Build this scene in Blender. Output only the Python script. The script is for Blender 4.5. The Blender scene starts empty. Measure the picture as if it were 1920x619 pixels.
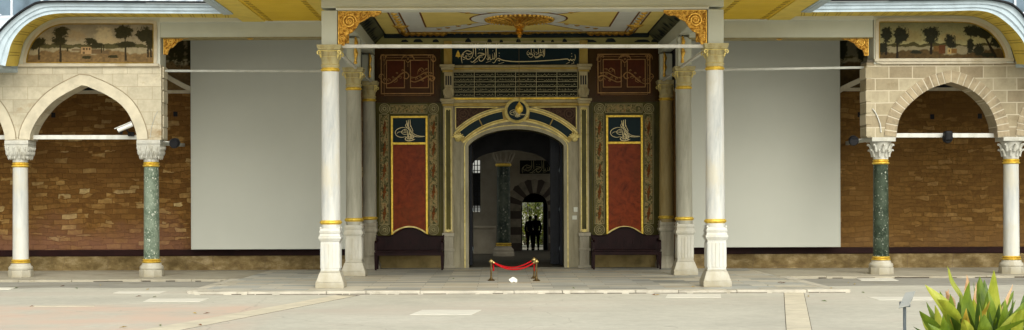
import bpy, bmesh, math, random
import numpy as np
from mathutils import Vector, Matrix
random.seed(7); PI = math.pi
SC = bpy.context.scene; C = SC.collection
# ------------------------------------------------------------------ camera, light, exposure
H = 1.577; F = 2556.0; VX, VY = 933.0, 383.0; ROLL = 0.0035
cam = bpy.data.objects.new('camera', bpy.data.cameras.new('camera')); C.objects.link(cam)
cam.location = (0, 0, H); cam.rotation_euler = (PI/2, ROLL, 0)
cam.data.sensor_width = 36; cam.data.lens = F/1920*36
cam.data.shift_x = (960-VX)/1920; cam.data.shift_y = (VY-309.5)/1920
cam.data.clip_end = 2000; SC.camera = cam
SUN_EL, SUN_AZ = 38, 165      # azimuth of the sun as seen from above: behind the camera, slightly to the right
w = bpy.data.worlds.new('World'); SC.world = w; w.use_nodes = True
nt = w.node_tree; nt.nodes.clear()
sky = nt.nodes.new('ShaderNodeTexSky'); sky.sky_type = 'NISHITA'; sky.sun_disc = False
sky.sun_elevation = math.radians(SUN_EL); sky.sun_rotation = math.radians(SUN_AZ); sky.dust_density = 3; sky.air_density = 1
hs = nt.nodes.new('ShaderNodeHueSaturation'); hs.inputs['Saturation'].default_value = 0.16
bg = nt.nodes.new('ShaderNodeBackground'); bg.inputs['Strength'].default_value = 0.15
wo = nt.nodes.new('ShaderNodeOutputWorld')
nt.links.new(sky.outputs[0], hs.inputs['Color'])
wm = nt.nodes.new('ShaderNodeMix'); wm.data_type = 'RGBA'; wm.blend_type = 'MULTIPLY'; wm.inputs[0].default_value = 1; wm.inputs[7].default_value = (1, .995, .90, 1)
nt.links.new(hs.outputs[0], wm.inputs[6]); nt.links.new(wm.outputs[2], bg.inputs[0]); nt.links.new(bg.outputs[0], wo.inputs[0])
sl = bpy.data.lights.new('sun', 'SUN'); sl.energy = 1.15; sl.angle = math.radians(50); sl.color = (1, .96, .85)
so = bpy.data.objects.new('sun', sl); C.objects.link(so)
a, e = math.radians(SUN_AZ), math.radians(SUN_EL)
d = Vector((math.sin(a)*math.cos(e), math.cos(a)*math.cos(e), math.sin(e)))
so.rotation_euler = d.to_track_quat('Z', 'Y').to_euler(); so.location = (0, 0, 30)
SC.view_settings.view_transform = 'Standard'; SC.view_settings.look = 'None'
SC.view_settings.exposure = 0.6; SC.view_settings.gamma = 1
SC.cycles.max_bounces = 8; SC.cycles.diffuse_bounces = 5; SC.cycles.use_denoising = True

# ------------------------------------------------------------------ pixel of the photograph -> metres at a known depth
def W(px, py, Y):
    x = px - VX - (py-VY)*ROLL; y = py - VY + (px-VX)*ROLL
    return (x*Y/F, H - y*Y/F)
def PX(px, Y): return (px-VX)*Y/F
def PZ(py, Y): return H-(py-VY)*Y/F
def G(px, py, z=0.0):
    y = py - VY + (px-VX)*ROLL; Y = (H-z)*F/y
    return ((px-VX-(py-VY)*ROLL)*Y/F, Y)
def WP(pts, Y): return [W(p[0], p[1], Y) for p in pts]
def smooth(pts, n=6, closed=False):
    P = [Vector(p) for p in pts]; out = []
    m = len(P)
    for i in range(m if closed else m-1):
        if closed: a, b, c, d = P[(i-1) % m], P[i], P[(i+1) % m], P[(i+2) % m]
        else: a, b, c, d = P[max(i-1, 0)], P[i], P[i+1], P[min(i+2, m-1)]
        for k in range(n):
            t = k/n
            out.append(tuple(0.5*((2*b)+(c-a)*t+(2*a-5*b+4*c-d)*t*t+(3*b-a-3*c+d)*t**3)))
    if not closed: out.append(tuple(P[-1]))
    return out
def resample(pts, n):
    P = np.array(pts, float); L = np.r_[0, np.cumsum(np.linalg.norm(np.diff(P, axis=0), axis=1))]
    t = np.linspace(0, L[-1], n)
    return [tuple(np.interp(q, L, P[:, k]) for k in range(P.shape[1])) for q in t]

# ------------------------------------------------------------------ mesh builder
class MB:
    def __init__(s): s.v = []; s.f = []; s.m = []; s.mi = 0
    def add(s, vs, fs):
        b = len(s.v); s.v += [tuple(v) for v in vs]
        for f in fs: s.f.append([b+i for i in f]); s.m.append(s.mi)
        return s
    def box(s, x0, x1, y0, y1, z0, z1):
        return s.add([(x, y, z) for x in (x0, x1) for y in (y0, y1) for z in (z0, z1)],
            [(0,1,3,2),(4,6,7,5),(0,4,5,1),(2,3,7,6),(0,2,6,4),(1,5,7,3)])
    def prism(s, pts, y0, y1):           # outline in X,Z pushed from y0 (front) to y1
        n = len(pts); A = sum(pts[i][0]*pts[(i+1) % n][1]-pts[(i+1) % n][0]*pts[i][1] for i in range(n))
        if A < 0: pts = pts[::-1]
        vs = [(p[0], y0, p[1]) for p in pts]+[(p[0], y1, p[1]) for p in pts]
        fs = [list(range(n)), list(range(2*n-1, n-1, -1))]+[(i, i+n, (i+1) % n+n, (i+1) % n) for i in range(n)]
        return s.add(vs, fs)
    def slab(s, pts, z0, z1):            # outline in X,Y, from z0 to z1
        n = len(pts); A = sum(pts[i][0]*pts[(i+1) % n][1]-pts[(i+1) % n][0]*pts[i][1] for i in range(n))
        if A < 0: pts = pts[::-1]
        vs = [(p[0], p[1], z0) for p in pts]+[(p[0], p[1], z1) for p in pts]
        fs = [list(range(n-1, -1, -1)), list(range(n, 2*n))]+[(i, (i+1) % n, (i+1) % n+n, i+n) for i in range(n)]
        return s.add(vs, fs)
    def frust(s, cx, cy, z0, h0, z1, h1):
        vs = [(cx+a*h0, cy+b*h0, z0) for a, b in ((-1,-1),(1,-1),(1,1),(-1,1))]+[(cx+a*h1, cy+b*h1, z1) for a, b in ((-1,-1),(1,-1),(1,1),(-1,1))]
        return s.add(vs, [(3,2,1,0),(4,5,6,7)]+[(i, (i+1) % 4, (i+1) % 4+4, i+4) for i in range(4)])
    def lathe(s, prof, cx, cy, seg=28, ry=1.0, ph=0):
        vs = []; fs = []; n = len(prof)
        for r, z in prof:
            for k in range(seg):
                t = 2*PI*k/seg+ph; vs.append((cx+r*math.cos(t), cy+r*ry*math.sin(t), z))
        for i in range(n-1):
            for k in range(seg):
                k2 = (k+1) % seg; fs.append((i*seg+k, i*seg+k2, (i+1)*seg+k2, (i+1)*seg+k))
        fs.append(list(range(seg-1, -1, -1))); fs.append([(n-1)*seg+k for k in range(seg)])
        return s.add(vs, fs)
    def disc(s, prof, cx, cz, seg=24, y=0):  # lathe round the Y axis: prof of (r, y)
        vs = []; fs = []; n = len(prof)
        for r, yy in prof:
            for k in range(seg):
                t = 2*PI*k/seg; vs.append((cx+r*math.cos(t), y+yy, cz+r*math.sin(t)))
        for i in range(n-1):
            for k in range(seg):
                k2 = (k+1) % seg; fs.append((i*seg+k, (i+1)*seg+k, (i+1)*seg+k2, i*seg+k2))
        fs.append(list(range(seg))); fs.append([(n-1)*seg+k for k in range(seg-1, -1, -1)])
        return s.add(vs, fs)
    def tube(s, pts, r, seg=8, closed=False):
        P = [Vector(p) for p in pts]; n = len(P); rr = r if hasattr(r, '__len__') else [r]*n
        vs = []; fs = []; up = Vector((0.03, 1, 0.05)).normalized()
        for i in range(n):
            if closed: t = P[(i+1) % n]-P[i-1]
            else: t = P[min(i+1, n-1)]-P[max(i-1, 0)]
            if t.length < 1e-9: t = Vector((1, 0, 0))
            t.normalize(); u = up
            if abs(t.dot(up)) > .95: u = Vector((1, 0, 0))
            a = t.cross(u).normalized(); b = t.cross(a)
            for k in range(seg):
                q = 2*PI*k/seg; vs.append(P[i]+a*(rr[i]*math.cos(q))+b*(rr[i]*math.sin(q)))
        for i in range(n if closed else n-1):
            j = (i+1) % n
            for k in range(seg):
                k2 = (k+1) % seg; fs.append((i*seg+k, i*seg+k2, j*seg+k2, j*seg+k))
        if not closed: fs.append(list(range(seg-1, -1, -1))); fs.append([(n-1)*seg+k for k in range(seg)])
        return s.add(vs, fs)
    def stroke(s, pts, wd, y0, y1, taper=True, sm=5):   # pen stroke lying in X,Z
        P = smooth(pts, sm) if len(pts) > 2 else list(pts)
        if len(P) == 2: P = resample(P, 4)
        n = len(P); L = []; R = []
        for i in range(n):
            a = Vector(P[max(i-1, 0)]); b = Vector(P[min(i+1, n-1)]); t = b-a
            if t.length < 1e-9: t = Vector((1, 0))
            t.normalize(); nn = Vector((-t[1], t[0]))
            q = i/(n-1); f = 1.0
            if taper: f = .35+.65*min(1, 4*min(q, 1-q)+.15)
            p = Vector(P[i]); L.append(p+nn*wd*.5*f); R.append(p-nn*wd*.5*f)
        vs = [(p[0], y0, p[1]) for p in L]+[(p[0], y0, p[1]) for p in R]+[(p[0], y1, p[1]) for p in L]+[(p[0], y1, p[1]) for p in R]
        fs = []
        for i in range(n-1):
            fs += [(i, n+i, n+i+1, i+1), (i, i+1, 2*n+i+1, 2*n+i), (n+i+1, n+i, 3*n+i, 3*n+i+1)]
        return s.add(vs, fs)
    def ruled(s, A, B):                   # two equally long 3D lines
        n = len(A); return s.add(list(A)+list(B), [(i, i+1, n+i+1, n+i) for i in range(n-1)])
    def frame(s, x0, x1, z0, z1, t, y0, y1):
        s.box(x0, x1, y0, y1, z1-t, z1); s.box(x0, x1, y0, y1, z0, z0+t)
        s.box(x0, x0+t, y0, y1, z0+t, z1-t); s.box(x1-t, x1, y0, y1, z0+t, z1-t); return s
    def build(s, name, mats, parent=None, smoothed=False, bevel=0, colors=None):
        o0 = Vector(parent['_w']) if parent is not None else Vector((0, 0, 0))
        me = bpy.data.meshes.new(name); me.from_pydata([tuple(Vector(v)-o0) for v in s.v], [], s.f)
        ml = mats if isinstance(mats, (list, tuple)) else [mats]
        for m in ml: me.materials.append(M[m])
        for p, mi in zip(me.polygons, s.m): p.material_index = mi; p.use_smooth = smoothed
        if colors is not None:
            ca = me.color_attributes.new('Col', 'FLOAT_COLOR', 'POINT'); ca.data.foreach_set('color', np.asarray(colors, 'f').ravel())
        o = bpy.data.objects.new(name, me); C.objects.link(o)
        if parent is not None: o.parent = parent; o['_w'] = tuple(parent['_w'])
        else: o['_w'] = (0., 0., 0.)
        if smoothed:
            try: me.set_sharp_from_angle(angle=math.radians(40))
            except Exception: pass
        if bevel:
            b = o.modifiers.new('b', 'BEVEL'); b.width = bevel; b.segments = 2; b.limit_method = 'ANGLE'
        return o
def thing(name, label, cat, loc=(0, 0, 0), group=None):
    o = bpy.data.objects.new(name, None); C.objects.link(o); o.location = loc; o['_w'] = tuple(float(v) for v in loc)
    o['label'] = label; o['category'] = cat; o['kind'] = 'thing'
    if group: o['group'] = group
    return o
def tag(o, label, cat, group=None):
    o['label'] = label; o['category'] = cat; o['kind'] = 'thing'
    if group: o['group'] = group
    return o
def struct(o): o['kind'] = 'structure'; return o
def dup(root, loc, label, mats=None):
    r = root.copy(); C.objects.link(r); r.location = loc; r['label'] = label
    def rec(src, par):
        for ch in list(src.children):
            if not ch.get('_copied_from') and ch.name in C.objects:
                c = ch.copy(); C.objects.link(c); c.parent = par
                if mats and ch.name.split('.')[0] in mats:
                    c.material_slots[0].link = 'OBJECT'; c.material_slots[0].material = M[mats[ch.name.split('.')[0]]]
                rec(ch, c)
    rec(root, r); return r

# ------------------------------------------------------------------ materials
M = {}
class N:
    def __init__(s, name, rough=.6, metal=0, spec=.10):
        m = bpy.data.materials.new(name); m.use_nodes = True; M[name] = m; s.t = m.node_tree
        s.b = s.t.nodes['Principled BSDF']; s.b.inputs['Roughness'].default_value = rough; s.b.inputs['Metallic'].default_value = metal
        s.b.inputs['Specular IOR Level'].default_value = spec
        s.tc = s.t.nodes.new('ShaderNodeTexCoord').outputs['Object']
    def n(s, ty, **k):
        n = s.t.nodes.new(ty)
        for a, v in k.items(): setattr(n, a, v)
        return n
    def l(s, a, b): s.t.links.new(a, b)
    def mapv(s, scale=(1, 1, 1), src=None, rot=(0, 0, 0), loc=(0, 0, 0)):
        m = s.n('ShaderNodeMapping'); m.inputs['Scale'].default_value = scale; m.inputs['Rotation'].default_value = rot; m.inputs['Location'].default_value = loc
        s.l(src or s.tc, m.inputs[0]); return m.outputs[0]
    def xz(s):
        a = s.n('ShaderNodeSeparateXYZ'); s.l(s.tc, a.inputs[0]); c = s.n('ShaderNodeCombineXYZ'); s.l(a.outputs[0], c.inputs[0]); s.l(a.outputs[2], c.inputs[1]); return c.outputs[0]
    def noise(s, scale, det=5, rough=.6, src=None, dist=0):
        m = s.n('ShaderNodeTexNoise'); m.inputs['Scale'].default_value = scale; m.inputs['Detail'].default_value = det
        m.inputs['Roughness'].default_value = rough; m.inputs['Distortion'].default_value = dist; s.l(src or s.tc, m.inputs['Vector']); return m.outputs[0]
    def ramp(s, fac, stops, interp='LINEAR'):
        r = s.n('ShaderNodeValToRGB'); r.color_ramp.interpolation = interp
        while len(r.color_ramp.elements) < len(stops): r.color_ramp.elements.new(.5)
        for e, (p, c) in zip(r.color_ramp.elements, stops): e.position = p; e.color = (*c, 1) if len(c) == 3 else c
        s.l(fac, r.inputs[0]); return r.outputs[0]
    def mix(s, fac, a, b, mode='MIX'):
        m = s.n('ShaderNodeMix', data_type='RGBA', blend_type=mode)
        for v, i in ((fac, 0), (a, 6), (b, 7)):
            if hasattr(v, 'is_output'): s.l(v, m.inputs[i])
            elif isinstance(v, (int, float)): m.inputs[i].default_value = v
            else: m.inputs[i].default_value = (*v, 1)
        return m.outputs[2]
    def color(s, c):
        if hasattr(c, 'is_output'): s.l(c, s.b.inputs['Base Color'])
        else: s.b.inputs['Base Color'].default_value = (*c, 1)
        return s
    def bump(s, h, strength=.3, dist=.02):
        b = s.n('ShaderNodeBump'); b.inputs['Strength'].default_value = strength; b.inputs['Distance'].default_value = dist
        s.l(h, b.inputs['Height']); s.l(b.outputs[0], s.b.inputs['Normal']); return s
    def warp(s, src, scale, amt):
        no = s.n('ShaderNodeTexNoise'); no.inputs['Scale'].default_value = scale; no.inputs['Detail'].default_value = 3; s.l(src, no.inputs['Vector'])
        a = s.n('ShaderNodeVectorMath', operation='SUBTRACT'); s.l(no.outputs[1], a.inputs[0]); a.inputs[1].default_value = (.5, .5, .5)
        b = s.n('ShaderNodeVectorMath', operation='SCALE'); s.l(a.outputs[0], b.inputs[0]); b.inputs['Scale'].default_value = amt
        c = s.n('ShaderNodeVectorMath', operation='ADD'); s.l(src, c.inputs[0]); s.l(b.outputs[0], c.inputs[1]); return c.outputs[0]
    def brick(s, src, bw, rh, mortar, off=.5, msm=.1, c1=(0, 0, 0), c2=(1, 1, 1), cm=(0, 0, 0)):
        b = s.n('ShaderNodeTexBrick'); b.offset = off; s.l(src, b.inputs['Vector'])
        for k, v in (('Scale', 1), ('Mortar Size', mortar), ('Mortar Smooth', msm), ('Bias', 0), ('Brick Width', bw), ('Row Height', rh)): b.inputs[k].default_value = v
        b.inputs['Color1'].default_value = (*c1, 1); b.inputs['Color2'].default_value = (*c2, 1); b.inputs['Mortar'].default_value = (*cm, 1); return b
def worn(name, c, var=.12, scale=2.5, rough=.6, metal=0, dirt=None, bump=.08, bscale=40):
    s = N(name, rough, metal); k = s.noise(scale, 6)
    lo = tuple(v*(1-var*1.6) for v in c); hi = tuple(min(1, v*(1+var)) for v in c)
    col = s.ramp(k, [(.3, lo), (.5, c), (.7, hi)])
    if dirt:
        q = s.ramp(s.noise(scale*.7, 8, .75, s.mapv((1, 1, .35))), [(.52, (0, 0, 0)), (.72, (1, 1, 1))]); col = s.mix(q, col, dirt)
    s.color(col)
    if bump: s.bump(s.noise(bscale, 4), bump, .01)
    return s
def marble(name, c, vein, scale=3, stretch=(1, 1, .3), rough=.35, amt=(.45, .62), dirt=None, foot=False):
    s = N(name, rough); v = s.warp(s.mapv(stretch), 2.0, .5)
    k = s.noise(scale, 9, .68, v); col = s.ramp(k, [(amt[0]-.15, vein), (amt[0], tuple((a+b)/2 for a, b in zip(c, vein))), (amt[1], c)])
    if dirt:
        q = s.ramp(s.noise(1.7, 7, .7, s.mapv((1, 1, .5), loc=(3, 1, 5))), [(.5, (0, 0, 0)), (.72, (1, 1, 1))]); col = s.mix(q, col, dirt)
    if foot:      # splash dirt and wear near the ground
        a = s.n('ShaderNodeSeparateXYZ'); s.l(s.tc, a.inputs[0]); m1 = s.n('ShaderNodeMath', operation='MULTIPLY_ADD'); s.l(s.noise(5, 7, .7), m1.inputs[0]); m1.inputs[1].default_value = .9; s.l(a.outputs[2], m1.inputs[2])
        col = s.mix(s.ramp(m1.outputs[0], [(.42, (.8, .8, .8)), (.95, (0, 0, 0))]), col, (.34, .30, .21))
    s.color(col); s.bump(s.noise(30, 5), .12, .01); return s
marble('white_marble', (.58, .585, .56), (.30, .32, .34), 3, (1, 1, .16), amt=(.40, .56), dirt=(.52, .49, .40))
marble('base_marble', (.54, .53, .48), (.38, .37, .32), 4, dirt=(.42, .38, .28), foot=True)
marble('grey_marble', (.40, .37, .29), (.22, .20, .15), 3.2, (1, 1, .25), .4)
marble('casing_marble', (.34, .31, .22), (.18, .16, .10), 3.2, (1, 1, .25), .4)
marble('yellow_marble', (.44, .33, .10), (.30, .19, .03), 3, (1, 1, .4), .35)
marble('moulded_marble', (.42, .36, .22), (.25, .20, .09), 3.5, (1, 1, .5), .4)
marble('olive_marble', (.088, .076, .015), (.030, .028, .006), 3, (1, 1, .4), .3)
marble('brown_marble', (.058, .028, .005), (.024, .011, .002), 3, (1, 1, .4), .3)
marble('red_marble', (.22, .036, .006), (.085, .013, .003), 7, (1, 1, 1), .3, (.44, .6), dirt=(.14, .032, .006))
marble('red_panel', (.060, .024, .006), (.035, .012, .004), 5, (1, 1, 1), .35)
s = marble('navy_enamel', (.006, .020, .026), (.004, .012, .017), 2, (1, 1, 1), .4)
# green breccia with white flecks
def breccia(name, dark, mid, pale, scale, thr):
    s = N(name, .3); v = s.warp(s.mapv((1, 1, .8)), 6, .12)
    vo = s.n('ShaderNodeTexVoronoi'); vo.inputs['Scale'].default_value = scale; s.l(v, vo.inputs['Vector'])
    hv = s.n('ShaderNodeSeparateColor'); s.l(vo.outputs['Color'], hv.inputs[0])
    col = s.ramp(hv.outputs[0], [(0, dark), (.45, mid), (thr, mid), (thr+.04, pale)])
    ed = s.ramp(vo.outputs['Distance'], [(.25, (0, 0, 0)), (.55, (1, 1, 1))]); col = s.mix(ed, col, dark)
    col = s.mix(s.ramp(s.noise(3, 6), [(.4, (0, 0, 0)), (.65, (1, 1, 1))]), col, mid); s.color(col)
breccia('pale_green_breccia', (.09, .125, .09), (.22, .27, .21), (.62, .64, .56), 28, .76)
breccia('dark_green_breccia', (.018, .028, .018), (.060, .080, .056), (.45, .48, .40), 30, .84)
breccia('dim_green_breccia', (.02, .03, .025), (.07, .08, .06), (.25, .25, .2), 16, .8)
# gilding
s = N('gold', .38, 1); s.color(s.ramp(s.noise(25, 4), [(.35, (.50, .27, .045)), (.6, (.86, .55, .12))])); s.bump(s.noise(60, 3), .25, .01)
s = N('gold_leaf', .45, .55); s.color(s.ramp(s.noise(14, 4), [(.35, (.55, .36, .05)), (.6, (.82, .58, .10))])); s.bump(s.noise(50, 3), .15, .01)
s = N('gold_line', .5, .3); s.color(s.ramp(s.noise(8, 4), [(.35, (.50, .40, .13)), (.6, (.74, .62, .26))]))
s = N('gold_relief', .42, .7); s.color(s.ramp(s.noise(22, 5), [(.4, (.30, .13, .02)), (.62, (.85, .50, .10))])); s.bump(s.noise(38, 4), .8, .03)
s = N('painted_letters', .5, .2); s.color((.72, .62, .36))
s = N('faded_letters', .5, .1); s.color((.42, .38, .22))
worn('grey_paint', (.49, .51, .44), .05, 1.2, .6)
worn('pale_paint', (.56, .57, .50), .06, 1.2, .6)
worn('blue_grey_paint', (.44, .53, .60), .10, 3, .55, dirt=(.34, .41, .46))
worn('cream_trim', (.52, .47, .37), .10, 3, .6, dirt=(.40, .33, .21))
worn('tie_white', (.58, .58, .55), .10, 4, .5, dirt=(.45, .44, .38))
worn('tie_grey', (.44, .45, .42), .12, 4, .5)
worn('dark_wood', (.012, .0035, .004), .3, 6, .4)
worn('rail_brown', (.016, .004, .0035), .25, 3, .5)
worn('cloth_screen', (.47, .48, .435), .025, .5, .85, bump=.04, bscale=180)
worn('black_plastic', (.012, .012, .014), .1, 5, .45)
worn('white_plastic', (.72, .72, .70), .05, 5, .35)
worn('camera_lens', (.01, .01, .012), .1, 5, .15)
worn('lead_roof', (.62, .68, .76), .12, 1.5, .5)
worn('dark_lead', (.15, .21, .27), .35, 1.3, .5)
worn('drip_edge', (.014, .015, .017), .2, 5, .5)
worn('ceiling_grey', (.66, .68, .66), .05, 2, .6)
worn('ceiling_yellow', (.76, .62, .20), .06, 2, .6)
worn('ceiling_navy', (.010, .016, .020), .2, 3, .6)
worn('ceiling_brown', (.16, .055, .014), .2, 6, .6)
worn('brass', (.36, .28, .12), .2, 9, .35, 1)
worn('old_bronze', (.13, .09, .04), .2, 9, .4, .7)
worn('red_rope', (.42, .008, .012), .12, 30, .75, bump=.5, bscale=120)
worn('interior_plaster', (.34, .30, .23), .15, 2, .8)
worn('dark_door', (.014, .016, .022), .2, 4, .35)
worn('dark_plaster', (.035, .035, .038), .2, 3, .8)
worn('steel_panel', (.40, .41, .39), .05, 6, .4, .3)
worn('steel_post', (.18, .21, .24), .1, 6, .45, .4)
worn('skin_tone', (.45, .28, .2), .05, 6, .6)
worn('dark_jacket', (.02, .022, .03), .1, 9, .9)
worn('dark_trousers', (.016, .017, .022), .1, 9, .9)
worn('black_hair', (.01, .009, .008), .1, 9, .7)
worn('white_card', (.80, .80, .76), .05, 9, .6)
worn('soil', (.05, .035, .022), .3, 9, .95, bump=.6)
worn('plinth_yellow', (.30, .23, .10), .22, 3.5, .7, dirt=(.18, .13, .055), bump=.3, bscale=14)
# yellow boarded soffit
s = N('yellow_boards', .55); bk = s.brick(s.mapv(), 30, .095, .007, c1=(.42, .42, .42), c2=(.62, .62, .62))
col = s.ramp(bk.outputs[0], [(0, (.26, .16, .008)), (.38, (.70, .46, .018)), (.65, (.80, .55, .03))]); s.color(s.mix(.35, col, s.ramp(s.noise(1.5, 4), [(.35, (.64, .43, .02)), (.65, (.82, .60, .06))])))
s.bump(bk.outputs['Fac'], -.4, .01)
worn('yellow_paint', (.70, .54, .11), .08, 3, .6)
worn('brown_stencil', (.30, .19, .025), .2, 9, .6)
# rubble wall
def rubble(name, stops, mort, rosy, z0, z1):
    s = N(name, .85, spec=.2); uv = s.warp(s.warp(s.xz(), 1.8, .16), 9, .045); uv2 = s.warp(s.warp(s.mapv((1, 1, 1), s.xz(), loc=(3.1, 1.7, 0)), 2.5, .2), 11, .05)
    b1 = s.brick(uv, .36, .125, .009, .43, .4); b2 = s.brick(uv2, .28, .105, .008, .37, .4)
    sel = s.ramp(s.noise(.9, 2, .5, s.mapv((1, 1, 2.0))), [(.49, (0, 0, 0)), (.51, (1, 1, 1))])
    r = s.mix(sel, b1.outputs[0], b2.outputs[0]); f = s.mix(sel, b1.outputs['Fac'], b2.outputs['Fac'])
    base = s.ramp(r, stops); fine = s.ramp(s.noise(9, 8, .7), [(.3, (.55, .55, .55)), (.7, (1.35, 1.35, 1.35))])
    base = s.mix(1, base, fine, 'MULTIPLY')
    big = s.noise(.55, 4, .6, s.mapv((1, 1, 1.8))); base = s.mix(s.ramp(big, [(.42, (0, 0, 0)), (.62, (.75, .75, .75))]), base, mort)
    base = s.mix(f, base, mort)
    a = s.n('ShaderNodeSeparateXYZ'); s.l(s.tc, a.inputs[0]); mr = s.n('ShaderNodeMapRange'); s.l(a.outputs[2], mr.inputs[0])
    mr.inputs[1].default_value = z0; mr.inputs[2].default_value = z1
    md = s.n('ShaderNodeMath', operation='MULTIPLY_ADD'); s.l(s.noise(.8, 4), md.inputs[0]); md.inputs[1].default_value = 1.3; s.l(mr.outputs[0], md.inputs[2])
    ro = s.ramp(md.outputs[0], [(.55, (1, 1, 1)), (1.0, (0, 0, 0))]); base = s.mix(ro, base, s.mix(.55, base, rosy)); s.color(base)
    h = s.mix(.35, s.mix(f, (1, 1, 1), (0, 0, 0)), s.noise(9, 8, .7)); s.bump(h, .7, .045)
rubble('rubble_wall', [(0, (.12, .054, .011)), (.5, (.18, .086, .019)), (.74, (.23, .120, .030)), (.9, (.33, .20, .065)), (1, (.44, .32, .145))], (.125, .058, .013), (.20, .092, .066), .6, 2.6)
rubble('rubble_wall_plain', [(0, (.105, .050, .010)), (.5, (.145, .073, .016)), (.85, (.18, .095, .023)), (1, (.24, .14, .045))], (.118, .059, .013), (.15, .083, .032), .6, 2.2)
s = N('plinth_stone', .8); b = s.brick(s.warp(s.warp(s.xz(), .45, 1.3), 3, .06), 1.25, .9, .010, .4, .2)
base = s.ramp(s.noise(2.8, 8, .7, s.mapv((1, 1, 1.6))), [(.3, (.09, .058, .024)), (.5, (.18, .13, .058)), (.68, (.33, .26, .15))])
pf = s.n('ShaderNodeMath', operation='MULTIPLY'); s.l(b.outputs['Fac'], pf.inputs[0]); s.l(s.noise(1.1, 3), pf.inputs[1]); base = s.mix(1, base, s.ramp(s.noise(.8, 5, .6), [(.35, (.6, .58, .52)), (.62, (1.3, 1.3, 1.3))]), 'MULTIPLY'); s.color(s.mix(pf.outputs[0], base, (.12, .085, .05))); s.bump(s.noise(9, 8, .7), .6, .03)
# ashlar
def ashlar(name, stones, joint, bw, rh, ms, dirt, dthr):
    s = N(name, .8); uv = s.warp(s.xz(), 2, .02); b = s.brick(uv, bw, rh, ms, .42, .3)
    base = s.ramp(b.outputs[0], stones); base = s.mix(1, base, s.ramp(s.noise(6, 8, .7), [(.3, (.8, .79, .76)), (.65, (1.08, 1.08, 1.06))]), 'MULTIPLY')
    base = s.mix(s.ramp(s.noise(1.3, 8, .72, s.mapv((1, 1, 1.4))), [(dthr, (0, 0, 0)), (dthr+.2, (1, 1, 1))]), base, dirt)
    s.color(s.mix(b.outputs['Fac'], base, joint)); s.bump(s.mix(.5, s.mix(b.outputs['Fac'], (1, 1, 1), (0, 0, 0)), s.noise(18, 7)), .35, .015)
ashlar('pale_ashlar', [(0, (.44, .40, .31)), (1, (.58, .53, .42))], (.36, .31, .22), .55, .28, .006, (.30, .21, .11), .55)
ashlar('grey_ashlar', [(0, (.27, .22, .15)), (.5, (.34, .29, .20)), (1, (.42, .37, .27))], (.52, .46, .35), .52, .27, .012, (.20, .155, .09), .60)
worn('dark_stone', (.30, .25, .17), .2, 5, .8)  # darker stone tone for the line along the arch edge
worn('pale_voussoir', (.54, .49, .38), .14, 3, .8, bump=.3)
worn('grey_voussoir', (.34, .28, .19), .22, 4.5, .8, dirt=(.21, .16, .10), bump=.4)
worn('carved_white', (.50, .495, .45), .10, 5, .6, dirt=(.36, .34, .27), bump=.3)
worn('capital_olive', (.40, .35, .19), .12, 6, .45, dirt=(.24, .17, .05))
# ground
s = N('court_paving', .85); k = s.noise(.35, 6, .62); f = s.noise(7, 8, .7); st = s.noise(.12, 5, .6, s.mapv((1, 3, 1), loc=(4, 2, 0)))
col = s.ramp(k, [(.3, (.44, .425, .37)), (.5, (.50, .485, .42)), (.7, (.55, .53, .465))]); col = s.mix(1, col, s.ramp(f, [(.3, (.88, .88, .88)), (.7, (1.07, 1.07, 1.07))]), 'MULTIPLY')
dk = s.noise(1.1, 8, .72, s.mapv((.35, 2.2, 1), loc=(9, 3, 0))); col = s.mix(s.ramp(dk, [(.52, (0, 0, 0)), (.75, (.45, .45, .45))]), col, (.36, .335, .28))
sp = s.noise(26, 3, .6); col = s.mix(s.ramp(sp, [(.66, (0, 0, 0)), (.72, (.5, .5, .5))]), col, (.22, .20, .16))
col = s.mix(s.ramp(st, [(.52, (0, 0, 0)), (.66, (.6, .6, .6))]), col, (.48, .42, .36))
a = s.n('ShaderNodeSeparateXYZ'); s.l(s.tc, a.inputs[0])
def rect_mask(s, a, x0, x1, y0, y1, soft):
    out = None
    for i, lo, hi in ((0, x0, x1), (1, y0, y1)):
        for p, q in ((lo-soft, lo+soft), (hi+soft, hi-soft)):
            m = s.n('ShaderNodeMapRange'); s.l(a.outputs[i], m.inputs[0]); m.inputs[1].default_value = p; m.inputs[2].default_value = q
            if out is None: out = m.outputs[0]
            else:
                x = s.n('ShaderNodeMath', operation='MULTIPLY'); s.l(out, x.inputs[0]); s.l(m.outputs[0], x.inputs[1]); out = x.outputs[0]
    return out
pk = rect_mask(s, a, -9, -3.6, 15, 22.2, .5); pm = s.n('ShaderNodeMath', operation='MULTIPLY'); s.l(pk, pm.inputs[0]); s.l(s.ramp(s.noise(.9, 5), [(.35, (.1, .1, .1)), (.6, (1, 1, 1))]), pm.inputs[1])
col = s.mix(pm.outputs[0], col, (.56, .44, .36))
cr = s.n('ShaderNodeTexVoronoi', feature='DISTANCE_TO_EDGE'); cr.inputs['Scale'].default_value = .28; s.l(s.warp(s.tc, 1.5, .5), cr.inputs['Vector'])
col = s.mix(s.ramp(cr.outputs[0], [(.0, (.5, .5, .5)), (.004, (0, 0, 0))]), col, (.30, .28, .24))
s.color(col); s.bump(f, .25, .01)
worn('strip_paving', (.30, .29, .255), .12, .8, .85, dirt=(.20, .18, .14), bump=.2)
s = N('portico_marble', .45); b = s.brick(s.mapv(), 1.05, .42, .006, .37, .1)
base = s.ramp(b.outputs[0], [(0, (.24, .25, .24)), (.25, (.44, .42, .36)), (.5, (.36, .375, .365)), (.75, (.54, .51, .43)), (1, (.42, .37, .28))])
base = s.mix(1, base, s.ramp(s.noise(2.5, 8, .7, s.mapv((.4, 2, 1))), [(.3, (.72, .72, .72)), (.7, (1.2, 1.2, 1.2))]), 'MULTIPLY')
s.color(s.mix(b.outputs['Fac'], base, (.20, .18, .14))); s.bump(s.noise(12, 6), .1, .01)
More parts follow.
